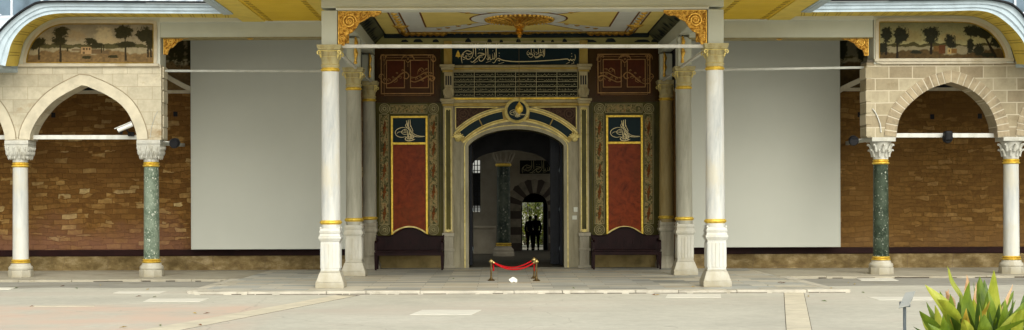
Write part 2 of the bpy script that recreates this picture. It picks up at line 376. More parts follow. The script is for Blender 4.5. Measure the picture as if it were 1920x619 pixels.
worn('side_floor', (.36, .33, .26), .12, 1.2, .7, dirt=(.24, .21, .15), bump=.2)
worn('kerb_marble', (.50, .47, .40), .14, 2.2, .7, dirt=(.24, .21, .15), bump=.4, bscale=14)
worn('slab_marble', (.66, .64, .57), .06, 2, .6)
worn('slab_band', (.58, .53, .42), .10, 3, .7)
worn('joint_shadow_dark', (.11, .095, .075), .2, 4, .9)  # stone joints, and the shadow gaps drawn under the kerbs
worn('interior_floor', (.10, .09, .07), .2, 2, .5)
# carved painted border
s = N('painted_border', .45); k = s.noise(11, 8, .75, s.mapv((1, 1, .8)), 1.2)
s.color(s.ramp(k, [(.34, (.03, .032, .010)), (.46, (.10, .09, .035)), (.54, (.34, .27, .12)), (.62, (.20, .065, .015)), (.72, (.05, .055, .02))])); s.bump(k, .8, .02)
s = N('damask_red', .5); k = s.noise(9, 6, .7, None, 2.0); s.color(s.ramp(k, [(.4, (.022, .010, .008)), (.6, (.075, .040, .025))]))
marble('deep_red', (.085, .019, .005), (.045, .010, .003), 5, (1, 1, 1), .35)
worn('cove_olive', (.25, .23, .085), .1, 2, .6)
worn('cove_green', (.10, .105, .06), .15, 2, .6)
worn('bronze_line', (.40, .23, .09), .2, 6, .5, .1)
worn('bronze_relief', (.36, .20, .075), .25, 9, .5, .1)
worn('border_olive', (.30, .26, .13), .2, 5, .5)
worn('black_verse', (.008, .010, .007), .2, 6, .5)
worn('brown_bronze', (.10, .06, .035), .2, 6, .5)
# foliage
def leafmat(name, lo, hi, tr=.16):
    s = N(name, .4, spec=.35); k = s.noise(7, 6, .65, s.mapv((1.6, 1.6, .8))); s.color(s.ramp(k, [(.32, lo), (.66, hi)])); s.bump(s.noise(60, 3, .5, s.mapv((1, 1, .12))), .5, .01)
    s.b.inputs['Transmission Weight'].default_value = 0
    add = s.n('ShaderNodeMixShader'); tl = s.n('ShaderNodeBsdfTranslucent'); tl.inputs[0].default_value = (*[min(1, v*1.5) for v in hi], 1)
    out = [x for x in s.t.nodes if x.type == 'OUTPUT_MATERIAL'][0]; add.inputs[0].default_value = tr
    s.l(s.b.outputs[0], add.inputs[1]); s.l(tl.outputs[0], add.inputs[2]); s.l(add.outputs[0], out.inputs[0])
leafmat('leaf_green', (.055, .105, .008), (.19, .27, .022)); leafmat('leaf_bright', (.15, .22, .012), (.40, .42, .05)); leafmat('leaf_dark', (.025, .06, .008), (.08, .14, .015))
leafmat('leaf_yellow', (.20, .17, .02), (.55, .36, .05)); leafmat('leaf_dry', (.36, .16, .06), (.60, .42, .24)); leafmat('leaf_pale', (.45, .50, .22), (.75, .76, .45))
s = N('mural', .6); ca = s.n('ShaderNodeVertexColor'); ca.layer_name = 'Col'; cr_ = s.mix(1, ca.outputs[0], s.ramp(s.noise(16, 6, .7), [(.3, (.85, .85, .85)), (.7, (1.12, 1.12, 1.12))]), 'MULTIPLY'); s.color(cr_)

# ================================================================== GROUND
mb = MB()
for q in ((-150, 150, -40, 46.5), (-150, -6, 46.5, 80), (12, 150, 46.5, 80), (-150, 150, 80, 300)): mb.slab([(q[0], q[2]), (q[1], q[2]), (q[1], q[3]), (q[0], q[3])], -.3, -.05)
struct(mb.build('courtyard_ground', 'court_paving'))
mb = MB(); mb.slab([(-5.5, 24.92), (6.05, 24.92), (6.05, 34.0), (-5.5, 34.0)], -.29, 0); struct(mb.build('portico_floor', 'portico_marble'))
for x0, x1, yf in ((-30, -5.503, 29.15), (6.053, 32, 29.5)):
    mb = MB(); mb.slab([(x0, yf), (x1, yf), (x1, 33.3), (x0, 33.3)], -.29, -.002); struct(mb.build('side_portico_floor', 'side_floor'))
# kerbs: separate stones with ragged lengths
def kerb(x0, x1, y0, y1, z0, z1, m='kerb_marble', seed=1):
    rnd = random.Random(seed); mb = MB(); x = x0
    while x < x1:
        L = min(rnd.uniform(.7, 1.9), x1-x); dz = rnd.uniform(-.008, .004); dy = rnd.uniform(-.012, .012)
        if L > .1: mb.box(x+.004, x+L-.004, y0+dy, y1, z0, z1+dz)
        x += L
    o = mb.build('kerb', m, bevel=.012); struct(o)
kerb(-5.52, 6.4, 24.72, 25.05, -.2, .006, seed=3)
kerb(-30, -5.55, 29.0, 29.30, -.2, .004, 'side_floor', seed=5); kerb(6.1, 32, 29.34, 29.6, -.2, .004, 'side_floor', seed=8)
rk = random.Random(77); mb = MB()
for xa_, xb_, yy in ((-8.6, -5.7, 28.985), (6.9, 14, 29.325), (-5.4, 6.3, 24.705)):
    x = xa_
    while x < xb_:
        L_ = rk.uniform(.1, .75); mb.box(x, min(x+L_, xb_), yy-rk.uniform(0, .012), yy+.02, -.055, rk.uniform(-.03, -.012) if yy > 26 else rk.uniform(-.047, -.036)); x += L_+(rk.uniform(.05, .5) if yy > 26 else rk.uniform(.01, .15))
struct(mb.build('kerb_shadow_gaps', 'joint_shadow_dark'))  # dark strips at the foot of the kerbs, shadow drawn in as colour
mb = MB(); mb.box(-5.72, -5.49, 25.06, 29.1, -.2, .006); mb.box(6.04, 6.25, 25.06, 29.4, -.2, .006); struct(mb.build('kerb', 'kerb_marble', bevel=.01))
for x0, x1, y0, y1 in ((-30, -5.73, 26.9, 28.97), (6.26, 32, 26.7, 29.3)):
    mb = MB(); n = 40; pts = [(x0, y1), (x1, y1)]
    pts += [(x1+(x0-x1)*i/n, y0+.10*math.sin(i*1.7)+.06*math.sin(i*4.1)) for i in range(n+1)]
    mb.slab(pts, -.2, -.046); struct(mb.build('dark_ground_strip', 'strip_paving'))  # strip of darker ground in front of the side kerbs
def gpoly(name, pts, m, z=-.046):
    mb = MB(); mb.slab([G(p[0], p[1], z) for p in pts], z-.05, z); return struct(mb.build(name, m))
gpoly('paving_slab', [(792, 581), (903, 581), (884, 590), (768, 590)], 'slab_marble')
gpoly('paving_slab', [(1252, 551.5), (1351, 551.5), (1352, 558), (1248, 558)], 'slab_marble')
gpoly('paving_slab', [(224, 546), (315, 546), (300, 549.5), (212, 549.5)], 'slab_marble')
gpoly('paving_slab', [(282, 559.5), (392, 559.5), (375, 565.5), (268, 565.5)], 'slab_marble')
gpoly('paving_slab', [(1626, 556.5), (1745, 556.5), (1760, 562.5), (1648, 562.5)], 'slab_marble')
gpoly('paving_slab', [(1600, 519), (1665, 519), (1685, 526), (1615, 526)], 'slab_marble', -.040)
gpoly('paving_slab', [(-20, 539), (30, 539), (20, 542), (-30, 542)], 'slab_marble', -.040)
gpoly('paving_slab', [(60, 573), (178, 573), (176, 574.5), (55, 574.5)], 'slab_band')
# stone bands across the court, cut into slabs
def band(a0, a1, b0, b1, n, m='slab_band', z=-.044):
    A0, A1, B0, B1 = (Vector(G(*p, z)) for p in (a0, a1, b0, b1)); mb = MB(); g = .012
    for i in range(n):
        t0, t1 = i/n, (i+1)/n; P = [A0.lerp(A1, t0), A0.lerp(A1, t1), B0.lerp(B1, t1), B0.lerp(B1, t0)]; c = sum(P, Vector((0, 0)))/4
        P = [c+(p-c)*(1-g*1.2) for p in P]; mb.slab([tuple(p) for p in P], z-.05, z+random.uniform(-.001, .001))
    struct(mb.build('stone_band', m, bevel=.003))
    e = 1.035
    P = [A0, A1, B1, B0]; c = sum(P, Vector((0, 0)))/4
    P = [c+(p-c)*e if i in (0, 1, 2, 3) else p for i, p in enumerate(P)]
    mb = MB(); mb.slab([tuple(p) for p in P], z-.06, z-.0035); struct(mb.build('band_joint', 'joint_shadow_dark'))
band((60, 655), (629, 553.5), (150, 655), (668, 554.5), 14)
band((1470, 548), (1477, 660), (1507, 548), (1531, 660), 16)

# ================================================================== LANDSCAPE PAINTING HELPERS
def vnoise(x, y, seed=0):
    xi = np.floor(x).astype(int); yi = np.floor(y).astype(int); fx = x-xi; fy = y-yi; fx = fx*fx*(3-2*fx); fy = fy*fy*(3-2*fy)
    def h(a, b):
        n = (a*374761393+b*668265263+seed*982451653) & 0xffffffff; n = ((n ^ (n >> 13))*1274126177) & 0xffffffff
        return ((n ^ (n >> 16)) & 0xffff)/65535.
    return (h(xi, yi)*(1-fx)+h(xi+1, yi)*fx)*(1-fy)+(h(xi, yi+1)*(1-fx)+h(xi+1, yi+1)*fx)*fy
def fbm(x, y, seed=0, o=5):
    s = 0; a = .5; t = 0
    for i in range(o): s = s+a*vnoise(x*2**i, y*2**i, seed+i); t += a; a *= .5
    return s/t
def lin(c): c = np.array(c)/255.; return np.where(c < .04, c/12.92, ((c+.055)/1.055)**2.4)
def landscape(u, v, spec):
    """u, v in the pixel frame of the enlarged picture; returns linear colours."""
    n1 = fbm(u/160, v/90, spec['seed']); n2 = fbm(u/28, v/22, spec['seed']+9); n3 = fbm(u/9, v/8, spec['seed']+30, 3)
    hz = spec['hz']; t = np.clip(v/hz, 0, 1)[:, None]
    c = lin(spec['sky0'])*(1-t)+lin(spec['sky1'])*t
    c = c*(.80+.45*n1[:, None])
    for (cx, cy, rx, ry, col) in spec['clouds']:
        k = np.clip(1.3-((u-cx)/rx)**2-((v-cy)/ry)**2+(n2-.5)*2.2, 0, 1)[:, None]*.75; c = c*(1-k)+lin(col)*k
    hill = hz+8-95*(fbm(u/150, u*0+3, spec['seed']+4, 4)-.3); k = (v > hill)[:, None]; c = np.where(k, lin(spec['hill'])*(.8+.4*n2[:, None]), c)
    k = (v > hz+24+45*(fbm(u/90, v/60, spec['seed']+14, 3)-.5))[:, None]; c = np.where(k, lin(spec['water'])*(.85+.3*n2[:, None]), c)
    sh = hz+spec['shore']+120*(fbm(u/120, u*0+8, spec['seed']+7, 4)-.5)
    k = np.clip((v-sh)/16, 0, 1)[:, None]; g = lin(spec['ground'])*(.55+.9*n2[:, None]); c = c*(1-k)+g*k
    for b in spec['blocks']:
        x0, x1, y0, y1, col = b; k = ((u > x0) & (u < x1) & (v > y0) & (v < y1))[:, None]; c = np.where(k, lin(col)*(.85+.3*n3[:, None]), c)
    for (x0, y0, x1, y1, wd) in spec['trunks']:
        t = np.clip(((u-x0)*(x1-x0)+(v-y0)*(y1-y0))/((x1-x0)**2+(y1-y0)**2), 0, 1); dd = np.hypot(u-x0-t*(x1-x0), v-y0-t*(y1-y0))
        k = (dd < wd*(1.3-.6*t)+4*(n3-.5))[:, None]; c = np.where(k, lin(spec['bark']), c)
    for (cx, cy, rx, ry) in spec['crowns']:
        r = np.sqrt(((u-cx)/rx)**2+((v-cy)/ry)**2); edge = 1.16+1.0*(n2-.5)+.6*(n3-.5); k = np.clip((edge-r)*4.5, 0, 1)[:, None]
        lf = lin(spec['leaf'])*(.55+.5*n2[:, None]+.5*n3[:, None]); c = c*(1-k)+lf*k
    return np.clip(c*spec.get('gain', 1.5), 0, 1)
LEFT = dict(gain=1.1, seed=3, hz=350, sky0=(104, 97, 84), sky1=(150, 136, 108), hill=(78, 72, 44), water=(146, 134, 106), ground=(112, 90, 58), shore=62, bark=(48, 40, 26), leaf=(46, 42, 22),
    clouds=[(960, 240, 110, 120, (176, 158, 122)), (640, 230, 120, 60, (140, 120, 88)), (1040, 300, 120, 60, (168, 148, 112))],
    blocks=[(695, 812, 362, 440, (160, 130, 92)), (712, 735, 372, 400, (90, 72, 48)), (752, 772, 372, 400, (90, 72, 48)), (785, 802, 372, 400, (90, 72, 48)), (715, 735, 412, 440, (90, 72, 48)), (585, 695, 385, 405, (104, 82, 56)), (812, 940, 385, 440, (100, 80, 54)),
            (528, 545, 365, 415, (60, 52, 30)), (925, 937, 315, 430, (52, 46, 28)), (948, 960, 330, 430, (52, 46, 28)), (940, 1015, 405, 440, (96, 78, 54))],
    trunks=[(205, 500, 205, 300, 9), (455, 530, 452, 300, 12), (1213, 510, 1205, 240, 9), (1470, 470, 1465, 260, 9), (1505, 470, 1490, 260, 9)],
    crowns=[(205, 300, 85, 52), (130, 330, 70, 60), (460, 190, 88, 58), (445, 285, 80, 52), (805, 295, 66, 36), (870, 340, 70, 34), (1190, 185, 95, 70), (1165, 225, 80, 40), (1215, 330, 105, 36), (1440, 215, 112, 78), (1500, 290, 60, 80), (760, 480, 60, 16), (1060, 470, 60, 16)])
RIGHT = dict(gain=.8, seed=12, hz=330, sky0=(100, 100, 72), sky1=(152, 144, 100), hill=(72, 66, 34), water=(142, 132, 102), ground=(84, 66, 36), shore=70, bark=(36, 28, 16), leaf=(36, 36, 20),
    clouds=[(400, 230, 150, 80, (140, 124, 80)), (900, 250, 160, 60, (150, 132, 86))],
    blocks=[(745, 820, 335, 440, (92, 56, 28)), (680, 745, 348, 410, (110, 80, 40)), (845, 890, 375, 445, (176, 150, 96)), (858, 874, 392, 420, (80, 54, 28)), (888, 955, 380, 435, (120, 88, 44)), (915, 930, 225, 370, (34, 34, 22)), (932, 942, 235, 370, (34, 34, 22))],
    trunks=[(130, 440, 128, 250, 11), (262, 480, 262, 280, 11), (655, 430, 655, 260, 13), (1400, 470, 1290, 260, 15), (1340, 350, 1370, 250, 9), (1290, 260, 1200, 220, 8)],
    crowns=[(140, 210, 62, 88), (305, 215, 80, 85), (265, 290, 35, 40), (655, 190, 98, 62), (650, 270, 70, 48), (865, 270, 48, 60), (890, 330, 50, 40), (1140, 180, 105, 62), (1290, 200, 120, 60), (1420, 300, 70, 70), (1110, 350, 40, 80), (1210, 400, 60, 70), (90, 370, 60, 60), (480, 420, 60, 22), (1300, 450, 90, 25)])
def mural(parent, x0, x1, ybot, top, Y, spec, crop, nx=230, ny=84, name='painting'):
    """top: list of px points of the upper outline; crop = (x, y, scale) of the enlarged picture"""
    tx = np.array([p[0] for p in top], float); ty = np.array([p[1] for p in top], float); vs = []; col_u = []; col_v = []; fs = []
    for i in range(nx+1):
        px = x0+(x1-x0)*i/nx; tp = np.interp(px, tx, ty)
        for j in range(ny+1):
            py = ybot+(tp-ybot)*j/ny; X, Z = W(px, py, Y); vs.append((X, Y, Z)); col_u.append((px-crop[0])*crop[2]); col_v.append((py-crop[1])*crop[2])
    for i in range(nx):
        for j in range(ny): a = i*(ny+1)+j; fs.append((a, a+ny+1, a+ny+2, a+1))
    mb = MB(); mb.add(vs, fs); c = landscape(np.array(col_u), np.array(col_v), spec); c = np.c_[c, np.ones(len(c))]
    return mb.build(name, 'mural', parent, colors=c)

# ================================================================== BACK WALLS (rubble) WITH PLINTH AND RAIL
YB = 33.2
def back_wall(side):
    L = side < 0
    xa, xb = ((-32, PX(678, YB)) if L else (PX(1266, YB), 34))
    root = thing('rubble_wall', 'brown rubble stone back wall of the left arcade with a rosy lower half' if L else 'darker plainer brown stone back wall of the right arcade', 'wall', ((xa+xb)/2, YB, 0))
    rub = 'rubble_wall' if L else 'rubble_wall_plain'
    ztop = 4.36
    MB().box(xa, xb, YB, YB+1.3, .50, ztop).build('masonry', rub, root)
    MB().box(xa, xb, YB-.05, YB+1.29, -.1, .345).build('plinth', 'plinth_stone', root, bevel=.015)
    MB().box(xa, xb, YB-.07, YB+1.28, .347, .498).build('dado_rail', 'rail_brown', root, bevel=.008)
    MB().box(xa, xb, YB+.02, YB+1.29, ztop+.002, 6.12).build('plaster_band', 'dark_plaster', root)
    # painted lunette beside the screen, seen through the open bay
    if L:
        mural(root, 250, 366, 172, [(250, 66), (366, 66)], YB-.01, dict(LEFT, seed=31, sky0=(96, 84, 60), sky1=(112, 98, 72), crowns=[(60, 250, 60, 150), (250, 200, 40, 190), (340, 260, 60, 170), (480, 250, 70, 200)], blocks=[], trunks=[], clouds=[]), (280, 50, 6), 60, 60)
        A = smooth([W(p[0], p[1], 32.95) for p in ((200, 168), (262, 132), (300, 134), (325, 146), (352, 160), (380, 170))], 5); B = [(x, z-.10-.04*i/len(A)) for i, (x, z) in enumerate(A)]
    else:
        mural(root, 1570, 1690, 168, [(1570, 60), (1690, 60)], YB-.01, dict(RIGHT, seed=41, sky0=(88, 82, 62), sky1=(104, 98, 76), crowns=[(120, 200, 45, 190), (330, 240, 45, 170), (520, 250, 60, 160)], blocks=[], trunks=[], clouds=[]), (1560, 50, 6), 60, 60)
        A = smooth([W(p[0], p[1], 32.95) for p in ((1555, 176), (1582, 160), (1610, 147), (1632, 138), (1670, 134), (1730, 168))], 5); B = [(x, z-.10-.04*(1-i/len(A))) for i, (x, z) in enumerate(A)]
    MB().prism(A+B[::-1], 32.92, 33.12).build('vault_rib', 'cream_trim', root)
    MB().box(xa, xb, YB-.04, YB, ztop-.06, ztop+.02).build('string_course', 'cream_trim', root)
    # putlog holes
    holes = [(329, 214), (100, 216)] if L else [(1612, 215), (1748, 219), (1837, 218)]
    mb = MB()
    for px, py in holes:
        x, z = W(px, py, YB); mb.box(x-.05, x+.05, YB-.004, YB+.1, z-.06, z+.06)
    mb.build('putlog_holes', 'black_plastic', root)
    return root
back_wall(-1); back_wall(1)
for px0, px1, top, bot, lab in ((358, 677, 69.5, 466, 'plain beige cloth screen left of the gate, its left edge on rubble wall'), (1268, 1576, 71, 465.5, 'plain beige cloth screen right of the gate, ending before the dark green column')):
    Ys = 32.75; x0, x1 = PX(px0, Ys), PX(px1, Ys); zt, zb = PZ(top, Ys), PZ(bot, Ys)
    root = thing('cloth_screen', lab, 'screen', ((x0+x1)/2, Ys, zb), 'cloth screens beside the gate')
    MB().box(x0+.03, x1-.03, Ys+.008, Ys+.05, zb+.03, zt-.03).build('cloth', 'cloth_screen', root)
    MB().frame(x0, x1, zb, zt, .03, Ys, Ys+.06).build('frame', 'cloth_screen', root, bevel=.006)

# ================================================================== COLUMNS OF THE CANOPY
def classical_column(x, y, label):
    r = thing('marble_column', label, 'column', (x, y, 0), 'marble columns of the canopy')
    mb = MB(); mb.frust(x, y, 0, .268, .11, .268); mb.frust(x, y, .111, .262, .295, .196); mb.frust(x, y, .296, .188, .325, .188)
    o = mb.build('base', 'base_marble', r, bevel=.008)
    mb = MB(); mb.box(x-.176, x+.176, y-.176, y+.176, .325, .88)
    for k in range(5):
        q = -.14+k*.07
        for a, b in ((q-.024, q+.024),):
            mb.box(x+a, x+b, y-.186, y-.175, .37, .84); mb.box(x+a, x+b, y+.175, y+.186, .37, .84)
            mb.box(x-.186, x-.175, y+a, y+b, .37, .84); mb.box(x+.175, x+.186, y+a, y+b, .37, .84)
    mb.build('pedestal', 'white_marble', r, bevel=.006)
    mb = MB(); mb.frust(x, y, .88, .182, .93, .208); mb.frust(x, y, .931, .214, .975, .214); mb.frust(x, y, .976, .200, 1.03, .188); mb.frust(x, y, 1.031, .192, 1.075, .205)
    mb.frust(x, y, 1.076, .196, 1.125, .180)
    for sx in (-1, 1):
        for sy in (-1, 1): mb.frust(x+sx*.175, y+sy*.175, 1.125, .022, 1.16, .012)
    mb.build('pedestal_cap', 'white_marble', r, bevel=.006)
    prof = [(.187, 1.125), (.185, 1.20)]+[(.182-.020*t**1.4, 1.28+2.83*t) for t in [i/12 for i in range(13)]]
    MB().lathe(prof, x, y, 40).build('shaft', 'white_marble', r, True)
    for z0, rr in ((1.202, .215), (4.115, .188)):
        h = .08 if z0 < 2 else .065
        MB().lathe([(rr*.86, z0)]+[(rr-.028+.028*math.sin(PI*t/8), z0+.006+(h-.012)*t/8) for t in range(9)]+[(rr*.86, z0+h)], x, y, 40).build('gilt_ring', 'gold_leaf', r, True)
    mb = MB(); mb.lathe([(.165, 4.18), (.168, 4.20), (.180, 4.215), (.180, 4.235), (.166, 4.245), (.168, 4.30), (.176, 4.37), (.184, 4.385), (.184, 4.40), (.176, 4.41), (.19, 4.47), (.20, 4.52)], x, y, 32)
    o = mb.build('capital', 'capital_olive', r, True)
    mb = MB(); mb.frust(x, y, 4.515, .205, 4.545, .222); mb.frust(x, y, 4.546, .226, 4.575, .226); mb.frust(x, y, 4.576, .230, 4.608, .236)
    mb.build('abacus', 'capital_olive', o, bevel=.004)
    mb = MB()
    for sx in (-1, 1):
        for sy in (-1, 1):
            cx, cy = x+sx*.185, y+sy*.185
            pts = [(cx+sx*(.045*(1-t/14))*math.cos(-1.2+t*.55), cy+sy*.02, 4.465+(.045*(1-t/14))*math.sin(-1.2+t*.55)) for t in range(13)]
            mb.tube(pts, .014, 6); mb.tube([(cx-sx*.01, cy-sy*.005, 4.44), (cx-sx*.02, cy-sy*.02, 4.40), (cx-sx*.03, cy-sy*.03, 4.35)], [.022, .02, .004], 6)
    mb.tube([(x-.17, y-.19, 4.50), (x, y-.196, 4.488), (x+.17, y-.19, 4.50)], .008, 6)
    mb.build('volutes', 'gold_line', o, True)
    mb = MB(); mb.lathe([(.172, 4.238), (.182, 4.243), (.172, 4.249)], x, y, 32); mb.lathe([(.178, 4.383), (.188, 4.39), (.178, 4.397)], x, y, 32); mb.build('gilt_lines', 'gold_line', o, True)
    return r
c0 = classical_column(-3.18, 26, 'front left marble column of the canopy on a tall white pedestal')
dup(c0, (4.150, 26, 0), 'front right marble column of the canopy on a tall white pedestal')
GM = dict(shaft='grey_marble2', pedestal='base_marble', pedestal_cap='base_marble')
marble('grey_marble2', (.37, .36, .30), (.22, .215, .17), 3, (1, 1, .16)); marble('ochre_marble', (.34, .27, .13), (.22, .16, .06), 3, (1, 1, .16))
dup(c0, (-3.19, 30.3, 0), 'middle left grey veined marble column behind the front left one', GM)
dup(c0, (4.149, 30.3, 0), 'middle right grey veined marble column behind the front right one', GM)
G3 = dict(shaft='grey_marble2', pedestal='grey_marble', pedestal_cap='grey_marble', base='grey_marble'); G4 = dict(G3, shaft='ochre_marble')
dup(c0, (-3.168, 33.6, 0), 'rear left grey column standing against the gate beside the left bench', G3)
dup(c0, (4.167, 33.6, 0), 'rear right ochre column standing against the gate beside the right bench', G4)

# ================================================================== ARCADE COLUMNS
def arcade_column(px, label, shaft, carved):
    y = 30.3; x = PX(px, y); r = thing('arcade_column', label, 'column', (x, y, 0), 'arcade columns')
    MB().lathe([(.27, -.02), (.275, .02), (.275, .145), (.262, .155)], x, y, 8, ph=PI/8).lathe([(.255, .155), (.262, .18), (.262, .21), (.245, .235), (.215, .26), (.205, .30)], x, y, 36).build('base', 'base_marble', r, True, bevel=.008)
    for z0, h, rr in ((.302, .09, .212), (2.43, .115, .19)):
        mb = MB(); mb.lathe([(rr*.85, z0)]+[(rr-.03+.03*math.sin(PI*t/6), z0+h*.5*t/6) for t in range(7)]+[(rr-.035, z0+h*.5)]+[(rr-.038+.026*math.sin(PI*t/6), z0+h*.5+h*.48*t/6) for t in range(7)]+[(rr*.82, z0+h)], x, y, 36)
        mb.build('gilt_ring', 'gold_leaf', r, True)
    MB().lathe([(.172, .39)]+[(.172-.012*t/8, .39+2.045*t/8) for t in range(9)], x, y, 40).build('shaft', shaft, r, True)
    mb = MB(); mb.lathe([(.165, 2.545), (.168, 2.62)], x, y, 24)
    if not carved:   # stalactite capital
        mb.frust(x, y, 2.62, .175, 2.70, .205); mb.frust(x, y, 2.70, .215, 2.79, .245); mb.frust(x, y, 2.79, .240, 2.925, .262)
        for row, (z, hw, n) in enumerate(((2.64, .205, 4), (2.73, .235, 5), (2.83, .252, 4))):
            for k in range(n):
                t = -1+2*(k+.5)/n
                for ax in (0, 1):
                    for sg in (-1, 1):
                        cx = x+(t*hw if ax == 0 else sg*hw); cy = y+(sg*hw if ax == 0 else t*hw)
                        mb.lathe([(.004, z-.045), (.026, z), (.034, z+.045)], cx, cy, 6)
    else:            # leafy capital
        mb.lathe([(.165, 2.62), (.175, 2.70), (.19, 2.80), (.215, 2.88), (.235, 2.925)], x, y, 16)
        for row, (z, rr, n, h) in enumerate(((2.60, .175, 8, .15), (2.71, .20, 8, .16))):
            for k in range(n):
                a = 2*PI*(k+.5*row)/n+PI/8
                pts = [(x+q*math.cos(a), y+q*math.sin(a), zz) for q, zz in ((rr, z), (rr+.015, z+h*.5), (rr+.05, z+h*.9), (rr+.085, z+h), (rr+.09, z+h*.82))]
                mb.tube(smooth(pts, 3), [.035*(1-.05*i) for i in range(13)], 6)
    o = mb.build('capital', 'carved_white', r, carved)
    MB().box(x-.262, x+.262, y-.262, y+.262, 2.93, 3.022).build('abacus', 'carved_white', o, bevel=.008)
    return r
arcade_column(284, 'pale green speckled marble column under the left arcade, nearest the left screen', 'pale_green_breccia', False)
arcade_column(38.5, 'white marble arcade column at the far left edge, with gilt rings', 'white_marble', False)
arcade_column(1651.5, 'dark green speckled marble column between the right screen and the last arch', 'dark_green_breccia', True)
arcade_column(1896, 'white marble arcade column at the far right edge, behind the leafy plant', 'white_marble', True)

# ================================================================== ARCADE WALLS WITH POINTED ARCHES AND LUNETTES
YA = 30.05
ARCH_L = [(56, 262), (57, 251), (66, 231), (80, 211), (98, 192), (120, 177), (140, 166.5), (156, 158.5), (173, 166), (194, 175), (222, 192), (240, 212), (251, 235), (256, 251), (257, 262)]
ARCH_R = [(1680, 258), (1681, 250), (1688, 218), (1711, 190), (1743, 167), (1783, 154), (1820, 168), (1852, 197), (1867, 229), (1870, 250), (1870.5, 258)]
def arch_smooth(pts):
    k = max(range(len(pts)), key=lambda i: -pts[i][1]); return smooth(pts[:k+1], 4)[:-1]+smooth(pts[k:], 4)
def arcade_wall(side):
    L = side < 0; mt = 'pale_ashlar' if L else 'grey_ashlar'; sign = -1 if L else 1
    arch = [W(p[0], p[1], YA) for p in arch_smooth(ARCH_L if L else ARCH_R)]
    if not L: arch = arch[::-1]      # now running from the outer side ... keep order left->right below
    arch = sorted_arch = arch if L else arch[::-1]
    step = (PX(284, 30.3)-PX(38.5, 30.3)) if L else (PX(1896, 30.3)-PX(1651.5, 30.3))
    zb = 3.024; zt = PZ(124.5 if L else 120, YA)+(.01)
    xin = PX(303, YA) if L else PX(1626, YA)
    arches = [[(x+k*step*sign, z) for x, z in arch] for k in range(3)]
    xout = xin+sign*3*step
    arches = sorted(arches, key=lambda a: a[0][0])
    x0, x1 = min(xin, xout), max(xin, xout); pts = [(x0, zt), (x0, zb)]
    for a in arches:
        a = [(x, max(z, zb)) for x, z in a]
        pts += [(a[0][0], zb)]+a[1:-1]+[(a[-1][0], zb)]
    pts += [(x1, zb), (x1, zt)]
    root = thing('arcade_wall', 'pale whitewashed stone arcade wall with a pointed arch, left side' if L else 'grey jointed stone arcade wall with a pointed arch, right side', 'wall', ((x0+x1)/2, YA+.25, 0))
    MB().prism(pts, YA, YA+.5).build('arch_wall', mt, root)
    # voussoirs, one mesh per arch
    rnd = random.Random(2); tt = .245 if L else .265
    for a in arches:
        R = resample(a, 30 if L else 28); mb = MB(); n = len(R); cxm = sum(p[0] for p in R)/n
        def nrm(i):
            d = Vector(R[min(i+1, n-1)])-Vector(R[max(i-1, 0)]); d.normalize(); return Vector((-d[1], d[0]))
        if L:
            E = [tuple(Vector(R[i])+nrm(i)*tt) for i in range(n)]; E = [p for p in E]; k0 = (n-1)//2
            mb.prism([tuple(p) for p in R]+E[::-1], YA-.014, YA+.02); ao = mb.build('arch_stones', 'pale_voussoir', root); q = MB(); q.tube([(p[0], YA-.012, p[1]) for p in E], .011, 6); q.build('edge_moulding', 'dark_stone', ao, True); continue
        E = [tuple(Vector(R[i])+nrm(i)*tt) for i in range(n)]; mm = MB(); mm.prism([tuple(p) for p in R]+E[::-1], YA-.010, YA+.01); mm.build('mortar_ring', 'cream_trim', root)
        for i in range(n-1):
            p, q = Vector(R[i]), Vector(R[i+1]); na, nb = nrm(i), nrm(i+1)
            mid = i-(n-1)//2
            A = p+(q-p)*.09; B = q-(q-p)*.09; T = tt*(1+.0*rnd.random())
            f = .012+rnd.uniform(-.003, .003) if L else .02+rnd.uniform(-.006, .006)
            mb.prism([tuple(A), tuple(B), tuple(B+nb*T), tuple(A+na*T)], YA-f, YA+.02)
        mb.build('arch_stones', 'pale_voussoir' if L else 'grey_voussoir', root, bevel=.006)
    # end pilaster blocks (toothing on the inner corner)
    if L:
        mb = MB()
        for k in range(6): mb.box(xin-.10, xin+.02+.01*(k % 2), YA+.12, YA+.49, zb+.02+k*.27, zb+.27+k*.27)
    else:
        mb = MB()
        for k in range(6): mb.box(xin-.02-.008*(k % 2), xin+.10, YA-.012, YA+.49, zb+.02+k*.255, zb+.265+k*.255)
    mb.build('quoins', 'pale_voussoir' if L else mt, root, bevel=.01)
    MB().box(x0, x1, YA-.03, YA+.5, zt+.002, zt+.045).build('string_course', 'cream_trim' if L else 'joint_shadow_dark', root, bevel=.008)
    # fine crack / cable
    if L:
        pts = [(*W(px, py, YA-.006),) for px, py in ((296, 208), (290, 220), (284, 240), (282, 258))]
        MB().tube([(x, YA-.006, z) for x, z in smooth(pts, 4)], .006, 6).build('cable', 'tie_grey', root)
    else:
        pts = [W(px, py, YA-.02) for px, py in ((1636, 204), (1643, 214), (1650, 232), (1652, 248))]
        MB().tube([(x, YA-.02, z) for x, z in smooth(pts, 4)], .014, 6).build('cable', 'tie_white', root)
    return root
arcade_wall(-1); arcade_wall(1)

